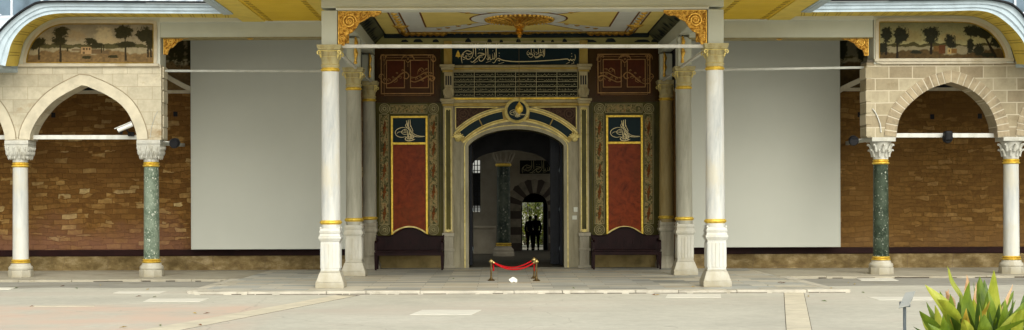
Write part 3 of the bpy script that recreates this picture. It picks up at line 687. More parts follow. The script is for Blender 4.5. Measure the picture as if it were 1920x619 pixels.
def lunette(L):
    if L:
        outer = smooth([(36, 122), (38, 108), (46, 84), (56, 65.5), (72, 50), (93, 38), (113, 33), (140, 32)], 5)+[(300, 32), (300, 124)]
        inner = smooth([(50, 117.5), (54.5, 96), (64, 77), (80, 60.7), (96.5, 51), (117.5, 45.3)], 5)+[(287.7, 45.3), (287.7, 118.5)]
        outer[0] = (36, 124)
    else:
        outer = [(1639, 120), (1639, 33), (1790, 30)]+smooth([(1822, 31), (1849, 39), (1866, 50), (1879, 62), (1890, 83), (1898, 104), (1901, 118)], 5)
        inner = [(1648.4, 113.2), (1648.4, 41.6), (1780, 41.6)]+smooth([(1816, 43), (1834, 48.6), (1855, 60.7), (1871, 78.5), (1880.7, 96), (1883.6, 112.4)], 5)
    root = thing('painted_lunette', 'faded painted lunette of pale sky, trees and a white house over the left arch' if L else 'darker painted lunette of trees, lake and brown huts over the right arch', 'painting', (PX(168 if L else 1768, YA), YA, 4.7), 'painted lunettes above the arcades')
    O = WP(outer, YA-.03); I = WP(inner, YA-.03)
    n = 90
    Or = resample(O+[O[0]], n) ; Ir = resample(I+[I[0]], n)
    # match by angle so that the ring has no twists
    mb = MB(); y0 = YA-.06
    mb.prism(O, YA-.02, YA+.5); cxo = sum(p[0] for p in O)/len(O); czo = min(p[1] for p in O)
    mb.prism([(cxo+(p[0]-cxo)*1.05, czo+(p[1]-czo)*1.16) if abs(p[0]-(O[-1][0] if L else O[0][0])) > .02 else (p[0], czo+(p[1]-czo)*1.16) for p in O], YA+.01, YA+.49); mb.build('wall_panel', 'pale_paint', root)
    def offset_ring(P, dist):
        m = len(P); out = []; c = Vector((sum(p[0] for p in P)/m, sum(p[1] for p in P)/m))
        for i in range(m):
            a, b = Vector(P[i-1]), Vector(P[(i+1) % m]); t = (b-a).normalized(); nn = Vector((-t[1], t[0])); p = Vector(P[i])
            if (p+nn*.01-c).length < (p-nn*.01-c).length: nn = -nn
            out.append(tuple(p+nn*dist))
        return out
    for nm, m, d0, d1, y in (('frame', 'cream_trim', .0, .085, YA-.055), ('dark_fillet', 'brown_stencil', -.006, .010, YA-.066)):
        A = offset_ring(Ir[:-1], d0); B = offset_ring(Ir[:-1], d1); q = MB(); k = len(A)
        vs = [(x, y, z) for x, z in A]+[(x, y, z) for x, z in B]+[(x, YA, z) for x, z in A]+[(x, YA, z) for x, z in B]; fs = []
        for i in range(k):
            j = (i+1) % k; fs += [(i, j, k+j, k+i), (i, 2*k+i, 2*k+j, j), (k+i, k+j, 3*k+j, 3*k+i)]
        q.add(vs, fs); q.build(nm, m, root)
    if L: mural(root, 50, 288, 118, inner[:-1], YA-.024, LEFT, (40, 30, 6.19))
    else: mural(root, 1648.6, 1883.4, 113, inner[1:], YA-.024, RIGHT, (1640, 30, 6.19))
    z0, z1 = PZ(122.5 if L else 118.5, YA), PZ(117.5 if L else 113, YA)
    x0, x1 = (PX(37, YA), PX(300, YA)) if L else (PX(1639, YA), PX(1900, YA))
    MB().box(x0, x1, YA-.085, YA, z0-.002, z1).build('sill', 'cream_trim', root, bevel=.008)
lunette(True); lunette(False)

# ================================================================== SIDE ROOFS WITH CURVED EAVES
YE = 28.8
def side_roof(L):
    if L:
        C1 = [(450, 26), (136, 24.5), (101, 26), (69, 34), (42, 52.5), (23, 78), (15, 104), (10, 124)]
        C0 = [(450, 8), (160, 6), (84, 6.5), (59, 15), (34, 31.5), (13, 50), (-5, 72), (-18, 98), (-24, 116)]
        C2 = [(450, 34), (160, 31.5), (117, 32.5), (88, 41), (63, 57), (46, 78), (38, 105), (34, 124)]
        xe = -5.61
    else:
        C1 = [(1480, 23), (1780, 21), (1834, 20), (1864, 27), (1889, 44), (1908, 63), (1920, 81), (1928, 104), (1933, 122)]
        C0 = [(1480, 5), (1780, 2), (1840, 1), (1885, 8), (1906, 21), (1920, 38), (1936, 62), (1950, 88), (1957, 108)]
        C2 = [(1480, 31), (1780, 29), (1822, 30.4), (1849, 39), (1874.5, 57), (1893, 84), (1901, 105), (1905, 120)]
        xe = 6.47
    def crv(P, Y): return resample(WP([P[0]]+smooth(P[1:], 6), Y), 90)
    n = 90; a1 = crv(C1, YE); a0 = crv(C0, YE); a2 = crv(C2, YA)
    # unify the corner x
    def fixx(A): A[0] = (xe, A[0][1]); return [p for p in A if (p[0] <= xe+1e-6 if L else p[0] >= xe-1e-6)]
    root = thing('lead_roof', 'lead covered roof with bow shaped blue grey eave over the left arcade' if L else 'lead covered roof with bow shaped grey eave over the right arcade', 'roof', (xe, YE, 5.5))
    def v3(A, y): return [(x, y, z) for x, z in A]
    def lerp(A, B, t): return [(p[0]*(1-t)+q[0]*t, p[1]*(1-t)+q[1]*t) for p, q in zip(A, B)]
    # fascia with steps: bands from lower edge to upper edge
    mb = MB(); bands = [(0, .0), (.25, -.012), (.30, -.03), (.58, -.038), (.64, -.062), (.95, -.07)]
    pr = v3(lerp(a1, a0, 0), YE)
    for k in range(len(bands)):
        t, dy = bands[k]; t2 = bands[k+1][0] if k+1 < len(bands) else 1.0
        A = v3(lerp(a1, a0, t), YE+dy); B = v3(lerp(a1, a0, t2), YE+dy); mb.ruled(pr, A); mb.ruled(A, B); pr = B
    mb.ruled(pr, v3(a0, YE+.3)); mb.build('fascia', 'blue_grey_paint', root)
    top = [(x, z+.035) for x, z in a0]; mb = MB(); A = v3(a0, YE-.15); B = v3(top, YE-.15); mb.ruled(v3(a0, YE-.10), A); mb.ruled(A, B); mb.ruled(B, v3(top, YE+.1)); mb.build('drip_edge', 'drip_edge', root)
    MB().ruled(v3(a1, YE), v3(a2, YA)).build('soffit', 'yellow_paint', root)
    xq0, xq1 = (-32, -10.56) if L else (11.42, 34)
    zq = PZ(111 if L else 108, YE)
    MB().box(xq0, xq1, YE-.10, YA, zq-.04, zq+.13).box(xq0, xq1, YE+.3, YA, zq-.13, zq-.045).build('low_eave', 'blue_grey_paint', root, bevel=.02)
    MB().box(xq0, xq1, YE-.02, YE+.29, zq-.06, zq-.042).build('low_soffit', 'yellow_paint', root)
    # stencilled key marks on the soffit
    mb = MB()
    for i in range(4, 86, 4):
        for j in ((i, i+1) if i % 8 else (i, i+1)):
            for off in (0,):
                p, q = a1[j], a2[j]; p2, q2 = a1[j+1] if j+1 < n else a1[j], a2[j+1] if j+1 < n else a2[j]
                def P(u, v_):
                    X0 = p[0]*(1-v_)+q[0]*v_; Z0 = p[1]*(1-v_)+q[1]*v_; X1 = p2[0]*(1-v_)+q2[0]*v_; Z1 = p2[1]*(1-v_)+q2[1]*v_
                    return (X0*(1-u)+X1*u, YE+(YA-YE)*v_-.004, Z0*(1-u)+Z1*u-.005)
                mb.add([P(0, .1), P(.22, .1), P(.22, .9), P(0, .9)], [(0, 1, 2, 3)])
    mb.build('stencil_marks', 'brown_stencil', root)
    mb = MB(); Yr = 33.4; mb.ruled(v3(top, YE+.09), [(x, Yr, z+1.0) for x, z in top])
    o = mb.build('lead_sheets', 'lead_roof', root)
    mb = MB()
    for i in range(0, 90, 5):
        x, z = top[i]; mb.tube([(x, YE+.1, z+.02), (x, Yr, z+1.02)], .022, 6)
    mb.build('lead_rolls', 'lead_roof', o, True)
    xa, xb = (-32, -10.62) if L else (11.35, 34)
    mb = MB(); mb.add([(xa, YE+.2, 4.86), (xb, YE+.2, 4.86), (xb, 33.45, 6.25), (xa, 33.45, 6.25)], [(0, 1, 2, 3)]); mb.build('lead_sheets', 'lead_roof', root)
    mb = MB(); k = xa
    while k < xb: mb.tube([(k, YE+.2, 4.88), (k, 33.4, 6.26)], .022, 6); k += .62
    mb.build('lead_rolls', 'lead_roof', o, True)
    x0, x1 = (-32, xe) if L else (xe, 34)
    return root
side_roof(True); side_roof(False)
# lintel beams between arcade and canopy, with gilt brackets
def scroll_bracket(name, corner, sx, Y, w_, h_, parent, t=.05):
    """gilt corner bracket hanging below a beam; corner = (x, z) of the upper corner, sx = direction along the beam"""
    cx, cz = corner; o = MB()
    def P(u, v): return (cx+sx*u*w_, cz-v*h_)
    out = [P(0, 0), P(1, 0), P(1, .08), P(.86, .17), P(.74, .16), P(.62, .27), P(.50, .34), P(.44, .47), P(.33, .62), P(.22, .68), P(.17, .85), P(.15, 1.0), P(0, 1.0)]
    o.prism(out, Y, Y+t); ob = o.build(name, 'gold_relief', parent, bevel=.006)
    m = MB(); r = min(w_, h_)*.21; c = P(.27, .30)
    for rr, turns, cc in ((r, 2.4, c), (r*.42, 1.8, P(.60, .13)), (r*.36, 1.6, P(.10, .78)), (r*.36, 1.6, P(.83, .10))):
        pts = [(cc[0]+sx*rr*(1-k/34)*math.cos(k*turns*2*PI/30), Y-.008, cc[1]+rr*(1-k/34)*math.sin(k*turns*2*PI/30)) for k in range(31)]
        m.tube(pts, [max(.006, rr*.13*(1-k/60)) for k in range(31)], 6)
    for k in range(16):
        q = 2*PI*k/16; x_, z_ = c[0]+r*1.12*math.cos(q), c[1]+r*1.12*math.sin(q)
        m.disc([(.001, -.016), (.010, -.010), (.014, 0), (.012, .02)], x_, z_, 6, Y)
    for k in range(7): m.tube([(P(.05+.13*k, .05)[0], Y-.004, P(0, .03)[1]), (P(.11+.13*k, .05)[0], Y-.012, P(0, .11)[1])], [.012, .004], 6)
    m.tube([(P(.02, 0)[0], Y-.006, P(0, .02)[1]), (P(1, 0)[0], Y-.006, P(0, .02)[1])], .010, 6); m.tube([(P(.02, 0)[0], Y-.006, P(0, .02)[1]), (P(.02, 0)[0], Y-.006, P(0, .98)[1])], .010, 6)
    m.build('scrollwork', 'gold', ob, True); return ob
for L in (True, False):
    if L: x0, x1, zt, zb = PX(301, YA), PX(652, YA), PZ(33, YA), PZ(68, YA)
    else: x0, x1, zt, zb = PX(1294, YA), PX(1638.5, YA), PZ(33, YA), PZ(72.5, YA)
    zb += .0
    root = thing('lintel_beam', 'long grey painted beam under the yellow eave, %s of the gate' % ('left' if L else 'right'), 'beam', ((x0+x1)/2, YA, zb))
    MB().box(x0, x1, YA, YA+.45, zb, zt-.002).build('beam', 'grey_paint', root, bevel=.01)
    MB().box(x0, x1, YA-.06, YA, zt-.09, zt+.035).build('crown_moulding', 'pale_paint', root, bevel=.015)
    MB().box(x0, x1, YA-.008, YA+.46, zb-.014, zb-.002).build('shadow_moulding', 'border_olive', root)
    xs = PX(470, YA) if L else PX(1463, YA); MB().lathe([(.005, zb-.06), (.05, zb-.05), (.075, zb-.03)], xs, YA+.02, 12).build('gilt_boss', 'gold', root, True)
    if L: scroll_bracket('gilt_bracket', W(304, 66, YA), 1, YA+.1, .62, .42, root)
    else: scroll_bracket('gilt_bracket', W(1631, 68, YA), -1, YA+.1, .62, .42, root)

# ================================================================== CANOPY
cano = thing('entrance_canopy', 'projecting grey canopy over the gate with painted ceiling and yellow boarded eaves', 'canopy', (.48, 28, 5.3))
XL0, XL1 = -3.335, -3.03; XR0, XR1 = 4.0, 4.305
zb = 5.31
MB().box(XL0, XR1, 25.85, 26.15, zb, 6.3).build('front_beam', 'grey_paint', cano, bevel=.012)
MB().box(XL1-.02, XR0+.02, 25.80, 26.19, zb-.045, zb-.002).build('beam_moulding', 'pale_paint', cano, bevel=.012)
MB().box(XL0+.02, XL1-.02, 26.153, 34, zb, 5.6).build('side_beam', 'grey_paint', cano, bevel=.01); MB().box(XR0+.02, XR1-.02, 26.153, 34, zb, 5.6).build('side_beam', 'grey_paint', cano, bevel=.01)
for x0, x1 in ((XL0, XL1), (XR0, XR1)):
    for y in (26, 30.3, 33.6):
        MB().box(x0+.004, x1-.004, y-.146, y+.146, 4.608, zb-.048).build('pier', 'grey_paint', cano, bevel=.012)
    inner = x1 if x0 < 0 else x0; sg = 1 if x0 < 0 else -1
    for y in (30.3, 33.6):   # pendant gilt ornament on the inner faces of the piers
        m = MB(); xx = inner-.10*sg; yy = y-.165
        m.tube([(xx, yy, 5.28), (xx+.02, yy-.02, 5.15), (xx, yy-.01, 5.02), (xx+.015, yy-.02, 4.92), (xx, yy, 4.80), (xx, yy, 4.74)], [.02, .045, .025, .05, .022, .03], 8)
        m.disc([(.002, -.05), (.035, -.03), (.04, 0)], xx, 4.72, 10, yy+.01)
        m.build('gilt_pendant', 'gold', cano, True)
    # brackets springing back along the side beams
    m = MB(); xx = inner-.02*sg
    scroll_bracket('gilt_bracket', (x1 if x0 < 0 else x0, zb-.046), sg, 25.93, .83, .66, cano, .06)
    m.box(min(inner, inner+.2*sg), max(inner, inner+.2*sg), 26.05, 26.11, 4.66, 4.86); m.build('gilt_block', 'gold_relief', cano, bevel=.01)
# cove: painted dark band between beams and ceiling
CX0, CX1, CYB, CYF, CZ = -2.80, 3.76, 33.85, 26.6, 5.80
m = MB(); yb = 34.0
for (xa, xb) in ((XL1-.03, CX0), (XR0+.03, CX1)):
    m.ruled([(xa, 26.15, 5.6), (xa, 33.99, 5.6)], [(xb, CYF, CZ), (xb, CYB, CZ)])
m.ruled([(XL1-.03, 26.15, 5.6), (XR0+.03, 26.15, 5.6)], [(CX0, CYF, CZ), (CX1, CYF, CZ)])
cove = m.build('cove', 'cove_green', cano)
m = MB(); m.ruled([(XL1-.03, 33.97, 5.55), (XR0+.03, 33.97, 5.55)], [(CX0, CYB, CZ), (CX1, CYB, CZ)]); cb = m.build('back_cove', 'cove_olive', cano)
MB().box(CX0, CX1, 33.66, 33.83, 5.70, CZ-.002).build('navy_moulding', 'ceiling_navy', cano, bevel=.02)
rnd = random.Random(5)
m = MB()                                    # painted trees on the cove
for (xa, xb) in ((XL1-.03, CX0), (XR0+.03, CX1)):
    y = 27.2
    while y < 33.6:
        h = rnd.uniform(.35, .85); wd = rnd.uniform(.05, .16)
        def Q(t, yy): return (xa+(xb-xa)*t+(.012 if xa < 0 else -.012), yy, 5.6+.2*t-.012)
        m.add([Q(.05, y-wd*.3), Q(.05, y+wd*.3), Q(.05+h*.5, y+wd), Q(.05+h, y+wd*.2), Q(.05+h*.6, y-wd)], [(0, 1, 2, 3, 4)]); y += rnd.uniform(.25, .5)
m.build('painted_trees', 'ceiling_navy', cove)
m = MB()
def bc(px, py):   # point on the back cove from the picture
    for t in [i/40 for i in range(41)]:
        Y = 33.97+(CYB-33.97)*t-.01; z = 5.55+.25*t-.006
        if PZ(py+(px-VX)*ROLL, Y) <= z: return (PX(px, Y), Y, z)
    return (PX(px, Y), Y, z)
for px, w_, h_ in ((760, 14, 5), (785, 18, 6), (818, 12, 6), (879, 12, 7), (919, 9, 6), (941, 7, 5), (973, 9, 6), (1004, 5, 5), (1019, 6, 4), (1037, 6, 5), (1060, 9, 7), (1106, 28, 5), (1146, 20, 7), (1205, 30, 5), (1230, 16, 7)):
    n = 9; ring = []
    for k in range(n+1):
        q = PI*k/n; ring.append(bc(px+w_*.5*math.cos(q), 79.5-h_*math.sin(q)*(.85+.3*rnd.random())))
    m.add(ring, [list(range(len(ring)))])
m.build('painted_trees', 'ceiling_navy', cb)
# ceiling board and its painted pattern, each sheet a few millimetres below the last
MB().slab([(XL0, 26.1), (XR1, 26.1), (XR1, 34.4), (XL0, 34.4)], CZ+.0, 6.25).build('ceiling_board', 'ceiling_navy', cano)
ax, ay = .49, 30.9
def sheet(nm, pts, m_, k): return MB().slab(pts, CZ-.004*k-.004, CZ-.004*k).build(nm, m_, ceil)
ceil = MB().slab([(CX0+.05, CYF+.05), (CX1-.05, CYF+.05), (CX1-.05, CYB-.12), (CX0+.05, CYB-.12)], CZ-.006, CZ-.001).build('painted_ceiling', 'ceiling_yellow', cano)
def rect(dx0, dx1, dy0, dy1): return [(ax+dx0, ay+dy0), (ax+dx1, ay+dy0), (ax+dx1, ay+dy1), (ax+dx0, ay+dy1)]
sheet('grey_field', rect(-2.62, 2.62, -2.35, 2.35), 'ceiling_grey', 2)
mb = MB()
for sx in (-1, 1):
    for x in (2.90, 2.66): mb.slab([(ax+sx*x, ay-2.6), (ax+sx*(x-.035), ay-2.6), (ax+sx*(x-.035), ay+2.6), (ax+sx*x, ay+2.6)], CZ-.016, CZ-.012)
for sy in (-1, 1):
    for y in (2.62, 2.42): mb.slab([(ax-2.9, ay+sy*y), (ax+2.9, ay+sy*y), (ax+2.9, ay+sy*(y-.03)), (ax-2.9, ay+sy*(y-.03))], CZ-.020, CZ-.016)
    mb.slab([(ax-3.22, ay+sy*2.78), (ax+3.22, ay+sy*2.78), (ax+3.22, ay+sy*2.82), (ax-3.22, ay+sy*2.82)], CZ-.020, CZ-.016) if sy > 0 else None
mb.build('border_lines', 'ceiling_brown', ceil)
for sx in (-1, 1): MB().slab([(ax+sx*2.86, ay-2.4), (ax+sx*2.665, ay-2.4), (ax+sx*2.665, ay+2.4), (ax+sx*2.86, ay+2.4)], CZ-.0115, CZ-.008).build('border_band', 'pale_paint', ceil)
mb = MB()
for sx in (-1, 1):
    for k in range(-5, 6):
        x, y = ax+sx*2.763, ay+k*.42; mb.lathe([(.02, CZ-.06), (.07, CZ-.035), (.085, CZ-.012)], x, y, 8, .7)
    for y in (ay-1.5, ay+1.2): mb.lathe([(.02, CZ-.09), (.14, CZ-.06), (.22, CZ-.014)], ax+sx*2.76, y, 9, .35)
    for k in range(7): mb.lathe([(.02, CZ-.10), (.10, CZ-.06), (.15, CZ-.014)], ax+sx*(2.72-k*.15), ay+2.52, 8, .8)
for k in range(-9, 10): mb.lathe([(.01, CZ-.05), (.06, CZ-.03), (.09, CZ-.014)], ax+k*.17, ay+2.52, 8, .5)
for k in (-3, 0, 3): mb.lathe([(.02, CZ-.07), (.12, CZ-.05), (.19, CZ-.014)], ax+k*.09, ay+2.52, 10, .6)
mb.build('border_rosettes', 'gold', ceil, True)
arcp = lambda r, a0, a1, n=14: [(ax+r*math.cos(math.radians(a0+(a1-a0)*i/n)), ay+r*math.sin(math.radians(a0+(a1-a0)*i/n))) for i in range(n+1)]
def ring_panel(pts_out, arc): return pts_out+arc
def out_in(poly_, k1, k2, nm, nm2):
    c = Vector((sum(p[0] for p in poly_)/len(poly_), sum(p[1] for p in poly_)/len(poly_)))
    sheet(nm, poly_, 'ceiling_brown', k1); sheet(nm2, [tuple(c+(Vector(p)-c)*.955) for p in poly_], 'ceiling_yellow2', k2)
worn('ceiling_yellow2', (.76, .61, .20), .05, 2, .6)
out_in([(ax-2.2, ay-1.5), (ax-2.2, ay+1.5), (ax-1.95, ay+1.5)]+arcp(1.1, 140, 220)+[(ax-1.95, ay-1.5)], 3, 4, 'panel_outline', 'yellow_panel')
out_in([(ax+2.2, ay+1.5), (ax+2.2, ay-1.5), (ax+1.95, ay-1.5)]+arcp(1.1, -40, 40)+[(ax+1.95, ay+1.5)], 3, 4, 'panel_outline', 'yellow_panel')
out_in([(ax-1.6, ay+2.15)]+arcp(1.1, 125, 55)+[(ax+1.6, ay+2.15)], 3, 4, 'panel_outline', 'yellow_panel')
out_in([(ax+1.6, ay-2.15)]+arcp(1.1, -55, -125)+[(ax-1.6, ay-2.15)], 3, 4, 'panel_outline', 'yellow_panel')
sheet('ring_outline', arcp(1.12, 0, 358, 60), 'ceiling_brown', 5); sheet('ring_field', arcp(1.075, 0, 358, 60), 'ceiling_grey', 6)
mb = MB()
for sx in (-1, 1):
    for sy in (-1, 1):
        for t in (.15, .42, .7, .92):
            x = ax+sx*(1.0+t*.95); y = ay+sy*(.78+t*1.1); mb.lathe([(.01, CZ-.04), (.05, CZ-.03), (.075, CZ-.01)], x, y, 8, .7)
for dx in (-1.63, 0, 1.63): mb.lathe([(.02, CZ-.09), (.13, CZ-.06), (.2, CZ-.012)], ax+dx, ay-1.55 if dx == 0 else ay-1.62, 12, .6)
mb.build('rosettes', 'gold', ceil, True)
mb = MB(); mb.lathe([(.74, CZ-.008), (.77, CZ-.03), (.72, CZ-.05), (.62, CZ-.045), (.50, CZ-.06), (.40, CZ-.065), (.30, CZ-.10), (.20, CZ-.13), (.12, CZ-.20), (.055, CZ-.25)][::-1], ax+.02, ay, 48)
med = mb.build('medallion', 'gold_relief', ceil, True)
mb = MB()
for k in range(44):
    q = 2*PI*k/44; mb.lathe([(.005, CZ-.085), (.035, CZ-.065), (.045, CZ-.03)], ax+.02+.755*math.cos(q), ay+.755*math.sin(q), 6)
for k in range(20):
    q = 2*PI*k/20; mb.tube([(ax+.02+.25*math.cos(q), ay+.25*math.sin(q), CZ-.13), (ax+.02+.45*math.cos(q+.1), ay+.45*math.sin(q+.1), CZ-.075), (ax+.02+.66*math.cos(q), ay+.66*math.sin(q), CZ-.055)], [.03, .04, .015], 6)
mb.build('acanthus_ring', 'gold', med, True)
MB().lathe([(.02, CZ-.46), (.045, CZ-.43), (.035, CZ-.40), (.075, CZ-.37), (.06, CZ-.34), (.045, CZ-.33), (.10, CZ-.30), (.085, CZ-.27), (.06, CZ-.25), (.12, CZ-.22), (.10, CZ-.18)], ax+.02, ay, 20).build('pendant', 'gold', med, True)
# dark outer border sheets of the ceiling
# boarded eaves of the canopy
for L in (True, False):
    x0, x1 = (-5.60, XL0-.003) if L else (XR1+.003, 6.45)
    zs = 5.63
    ev = MB().slab([(x0, 23.6), (x1, 23.6), (x1, YA+.0), (x0, YA+.0)], zs, zs+.05).build('boarded_soffit', 'yellow_boards', cano)
    mb = MB(); s_ = 1 if L else -1; xe = x0 if L else x1; xi = x1 if L else x0
    for a_, b_ in ((.0, .50),): mb.slab([(xe+s_*a_, 23.6), (xe+s_*b_, 23.6), (xe+s_*b_, YA), (xe+s_*a_, YA)], zs-.02, zs-.002)
    mb.slab([(xi-s_*.10, 23.6), (xi-s_*.42, 23.6), (xi-s_*.42, YA), (xi-s_*.10, YA)], zs-.02, zs-.002)
    mb.build('border_boards', 'yellow_paint', ev, bevel=.004)
    mb = MB()
    y = 26.2
    while y < 29.95:
        for xq in (xe+s_*.62, xi-s_*.50):
            mb.slab([(xq-.05, y), (xq+.05, y), (xq+.05, y+.06), (xq-.05, y+.06)], zs-.008, zs-.003)
        y += .22
    mb.slab([(xi-s_*.09, 23.6), (xi-s_*.065, 23.6), (xi-s_*.065, YA), (xi-s_*.09, YA)], zs-.008, zs-.003)
    mb.build('stencil_dashes', 'brown_stencil', ev)
    mb = MB(); q0, q1 = (xe-.16, xe-.002) if L else (xe+.002, xe+.16)
    mb.box(q0, q1, 23.6, YE-.14, zs-.05, zs+.19); mb.box(min(xe, xe+s_*.06), max(xe, xe+s_*.06), 23.6, YE-.14, zs-.045, zs-.021); mb.build('eave_fascia', 'blue_grey_paint', cano, bevel=.015)
MB().box(-5.76, 6.61, 23.4, 23.6, 5.58, 5.85).build('eave_fascia', 'blue_grey_paint', cano, bevel=.015)
MB().slab([(XL0, 23.6), (XR1, 23.6), (XR1, 25.84), (XL0, 25.84)], 5.63, 5.68).build('boarded_soffit', 'yellow_boards', cano)
m = MB(); m.add([(-5.8, 23.4, 5.86), (6.65, 23.4, 5.86), (6.65, 34.4, 7.4), (-5.8, 34.4, 7.4), (-5.8, 23.4, 5.83), (6.65, 23.4, 5.83), (6.65, 34.4, 6.9), (-5.8, 34.4, 6.9)], [(0, 1, 2, 3), (7, 6, 5, 4), (0, 4, 5, 1), (1, 5, 6, 2), (2, 6, 7, 3), (3, 7, 4, 0)])
m.build('roof', 'lead_roof', cano)  # out of view; added to keep sky light out under the canopy
# lead domed halls beyond the roofs
for L in (True, False):
    x0, x1 = (PX(-260, 36), PX(165, 36)) if L else (PX(1790, 36), PX(2200, 36))
    r = thing('rear_hall', 'dark lead covered hall showing above the %s roof corner' % ('left' if L else 'right'), 'building', ((x0+x1)/2, 38, 0))
    MB().box(x0, x1, 36, 42, 0, 8.5).build('drum', 'dark_lead', r)
    mb = MB(); n = int((x1-x0)/.8)
    for k in range(n+1): mb.box(x0+k*.8-.03, x0+k*.8+.03, 35.95, 36, 5, 8.5)
    mb.build('seams', 'lead_roof', r)

# ================================================================== TIE BEAMS
def tie(label, p, q, w_, h_, mt='tie_white'):
    p, q = Vector(p), Vector(q); d = (q-p); L = d.length; mb = MB(); mb.box(-L/2, L/2, -w_/2, w_/2, -h_/2, h_/2)
    o = mb.build('tie_beam', mt, None, bevel=.006); o.location = (p+q)/2; o.rotation_euler = d.to_track_quat('X', 'Z').to_euler(); o['_w'] = tuple((p+q)/2)
    return tag(o, label, 'tie beam', 'tie beams of the porticoes')
def W3(px, py, Y): x, z = W(px, py, Y); return (x, Y, z)
tie('long white tie beam across the top of the gate between the front columns', W3(640, 87, 26), W3(1322, 87, 26), .10, .062)
tie('slanting white tie from front left to middle left column', (-3.10, 26.25, 4.565), (-3.12, 30.1, 4.60), .06, .05)
tie('slanting white tie from front right to middle right column', (4.07, 26.25, 4.565), (4.07, 30.1, 4.60), .06, .05)
tie('short tie from middle left to rear left column', (-3.10, 30.5, 4.58), (-3.10, 33.4, 4.60), .05, .045, 'tie_grey')
tie('short tie from middle right to rear right column', (4.07, 30.5, 4.58), (4.07, 33.4, 4.60), .05, .045, 'tie_grey')
tie('thin grey tie rod across the left cloth screen', W3(303, 133, 30.3), W3(655, 134, 30.3), .05, .052, 'tie_grey')
tie('thin grey tie rod across the right cloth screen', W3(1294, 132, 30.3), W3(1632, 126.5, 30.3), .05, .052, 'tie_grey')
tie('white tie beam across the left pointed arch carrying a camera', W3(59, 257.5, 30.3), W3(262, 257.5, 30.3), .06, .095)
tie('white tie beam at the far left edge beyond the white column', W3(-200, 257.5, 30.3), W3(15, 257.5, 30.3), .06, .095)
tie('white tie beam across the right pointed arch carrying a black floodlight', W3(1676, 254, 30.3), W3(1874, 254, 30.3), .06, .095)
tie('white tie beam at the far right edge beyond the white column', W3(1918, 252, 30.3), W3(2100, 252, 30.3), .06, .095)
tie('pale bracket beam running back from the dark green column to the wall', (PX(1640, 30.5), 30.5, PZ(262, 30.5)), (PX(1588, 33.1), 33.1, PZ(271, 33.1)), .06, .09, 'tie_grey')
tie('pale bracket beam running back from the pale green column to the wall', (PX(290, 30.5), 30.5, PZ(266, 30.5)), (PX(345, 33.1), 33.1, PZ(270, 33.1)), .06, .08, 'tie_grey')

# ================================================================== GATE
YG = 34.0
gate = thing('palace_gate', 'ornate marble palace gateway with arched opening, navy inscription boards and gilded mouldings', 'gate', (.452, YG, 0))
def gx(px): return PX(px, YG)
def gz(py): return PZ(py, YG)
def gw(px, py, Y=YG): return W(px, py, Y)
CXP = 968.0
door = [(879, 510), (879, 274), (885, 267), (898.5, 258.5), (916, 250.6), (942, 244.5), (968, 242.5)]
def mir(P): return [(2*CXP-p[0], p[1]) for p in P[::-1]]
doorP = door+mir(door)[1:]
dz = [(gx(p[0]), gz(p[1])) for p in door[:2]+smooth(door[1:], 4)[1:]]; dz[0] = (dz[0][0], -.1)
dzr = [(2*gx(CXP)-x, z) for x, z in dz[::-1]][1:]; DO = dz+dzr
x0, x1 = gx(672), gx(1270)
MB().prism([(x0, -.1)]+DO+[(x1, -.1), (x1, 7.2), (x0, 7.2)], YG+.02, YG+.6).build('wall', 'olive_marble', gate)
def gbox(nm, px0, px1, py0, py1, d0, m_, parent=gate, bevel=.006, d1=.02, sh=0):
    return MB().box(gx(px0)+sh, gx(px1)+sh, YG-d0, YG+d1, gz(py1), gz(py0)).build(nm, m_, parent, bevel=bevel)
def both(f):
    f(lambda p: p, 1); f(lambda p: 2*CXP-p, -1)
# centre marble casing (behind the mouldings)
cas = [(gx(849), -.1)]+DO+[(2*gx(CXP)-gx(849), -.1), (2*gx(CXP)-gx(849), gz(200)), (gx(849), gz(200))]
MB().prism(cas, YG-.04, YG+.02).build('door_casing', 'casing_marble', gate)
# raised architrave
def offs(P, dist):
    out = []; m = len(P)
    for i in range(m):
        a, b = Vector(P[max(i-1, 0)]), Vector(P[min(i+1, m-1)]); t = (b-a).normalized(); nn = Vector((-t[1], t[0])); out.append(tuple(Vector(P[i])+nn*dist))
    return out
def strip(P, d0, d1, yf, nm, m_, par=gate):
    A, B = offs(P, d0), offs(P, d1); k = len(A); q = MB()
    vs = [(x, yf, z) for x, z in A]+[(x, yf, z) for x, z in B]+[(x, YG-.03, z) for x, z in A]+[(x, YG-.03, z) for x, z in B]; fs = []
    for i in range(k-1): fs += [(i, i+1, k+i+1, k+i), (i, 2*k+i, 2*k+i+1, i+1), (k+i, k+i+1, 3*k+i+1, 3*k+i)]
    q.add(vs, fs); return q.build(nm, m_, par)
sgn = 1
tst = offs(DO, .05); 
if tst[3][0] > DO[3][0]: sgn = -1
arch_ = strip(DO, 0, sgn*.085, YG-.10, 'architrave', 'casing_marble'); strip(DO, sgn*.085, sgn*.11, YG-.105, 'gilt_line', 'gold_line', arch_); strip(DO, sgn*.11, sgn*.20, YG-.075, 'outer_fillet', 'casing_marble', arch_)
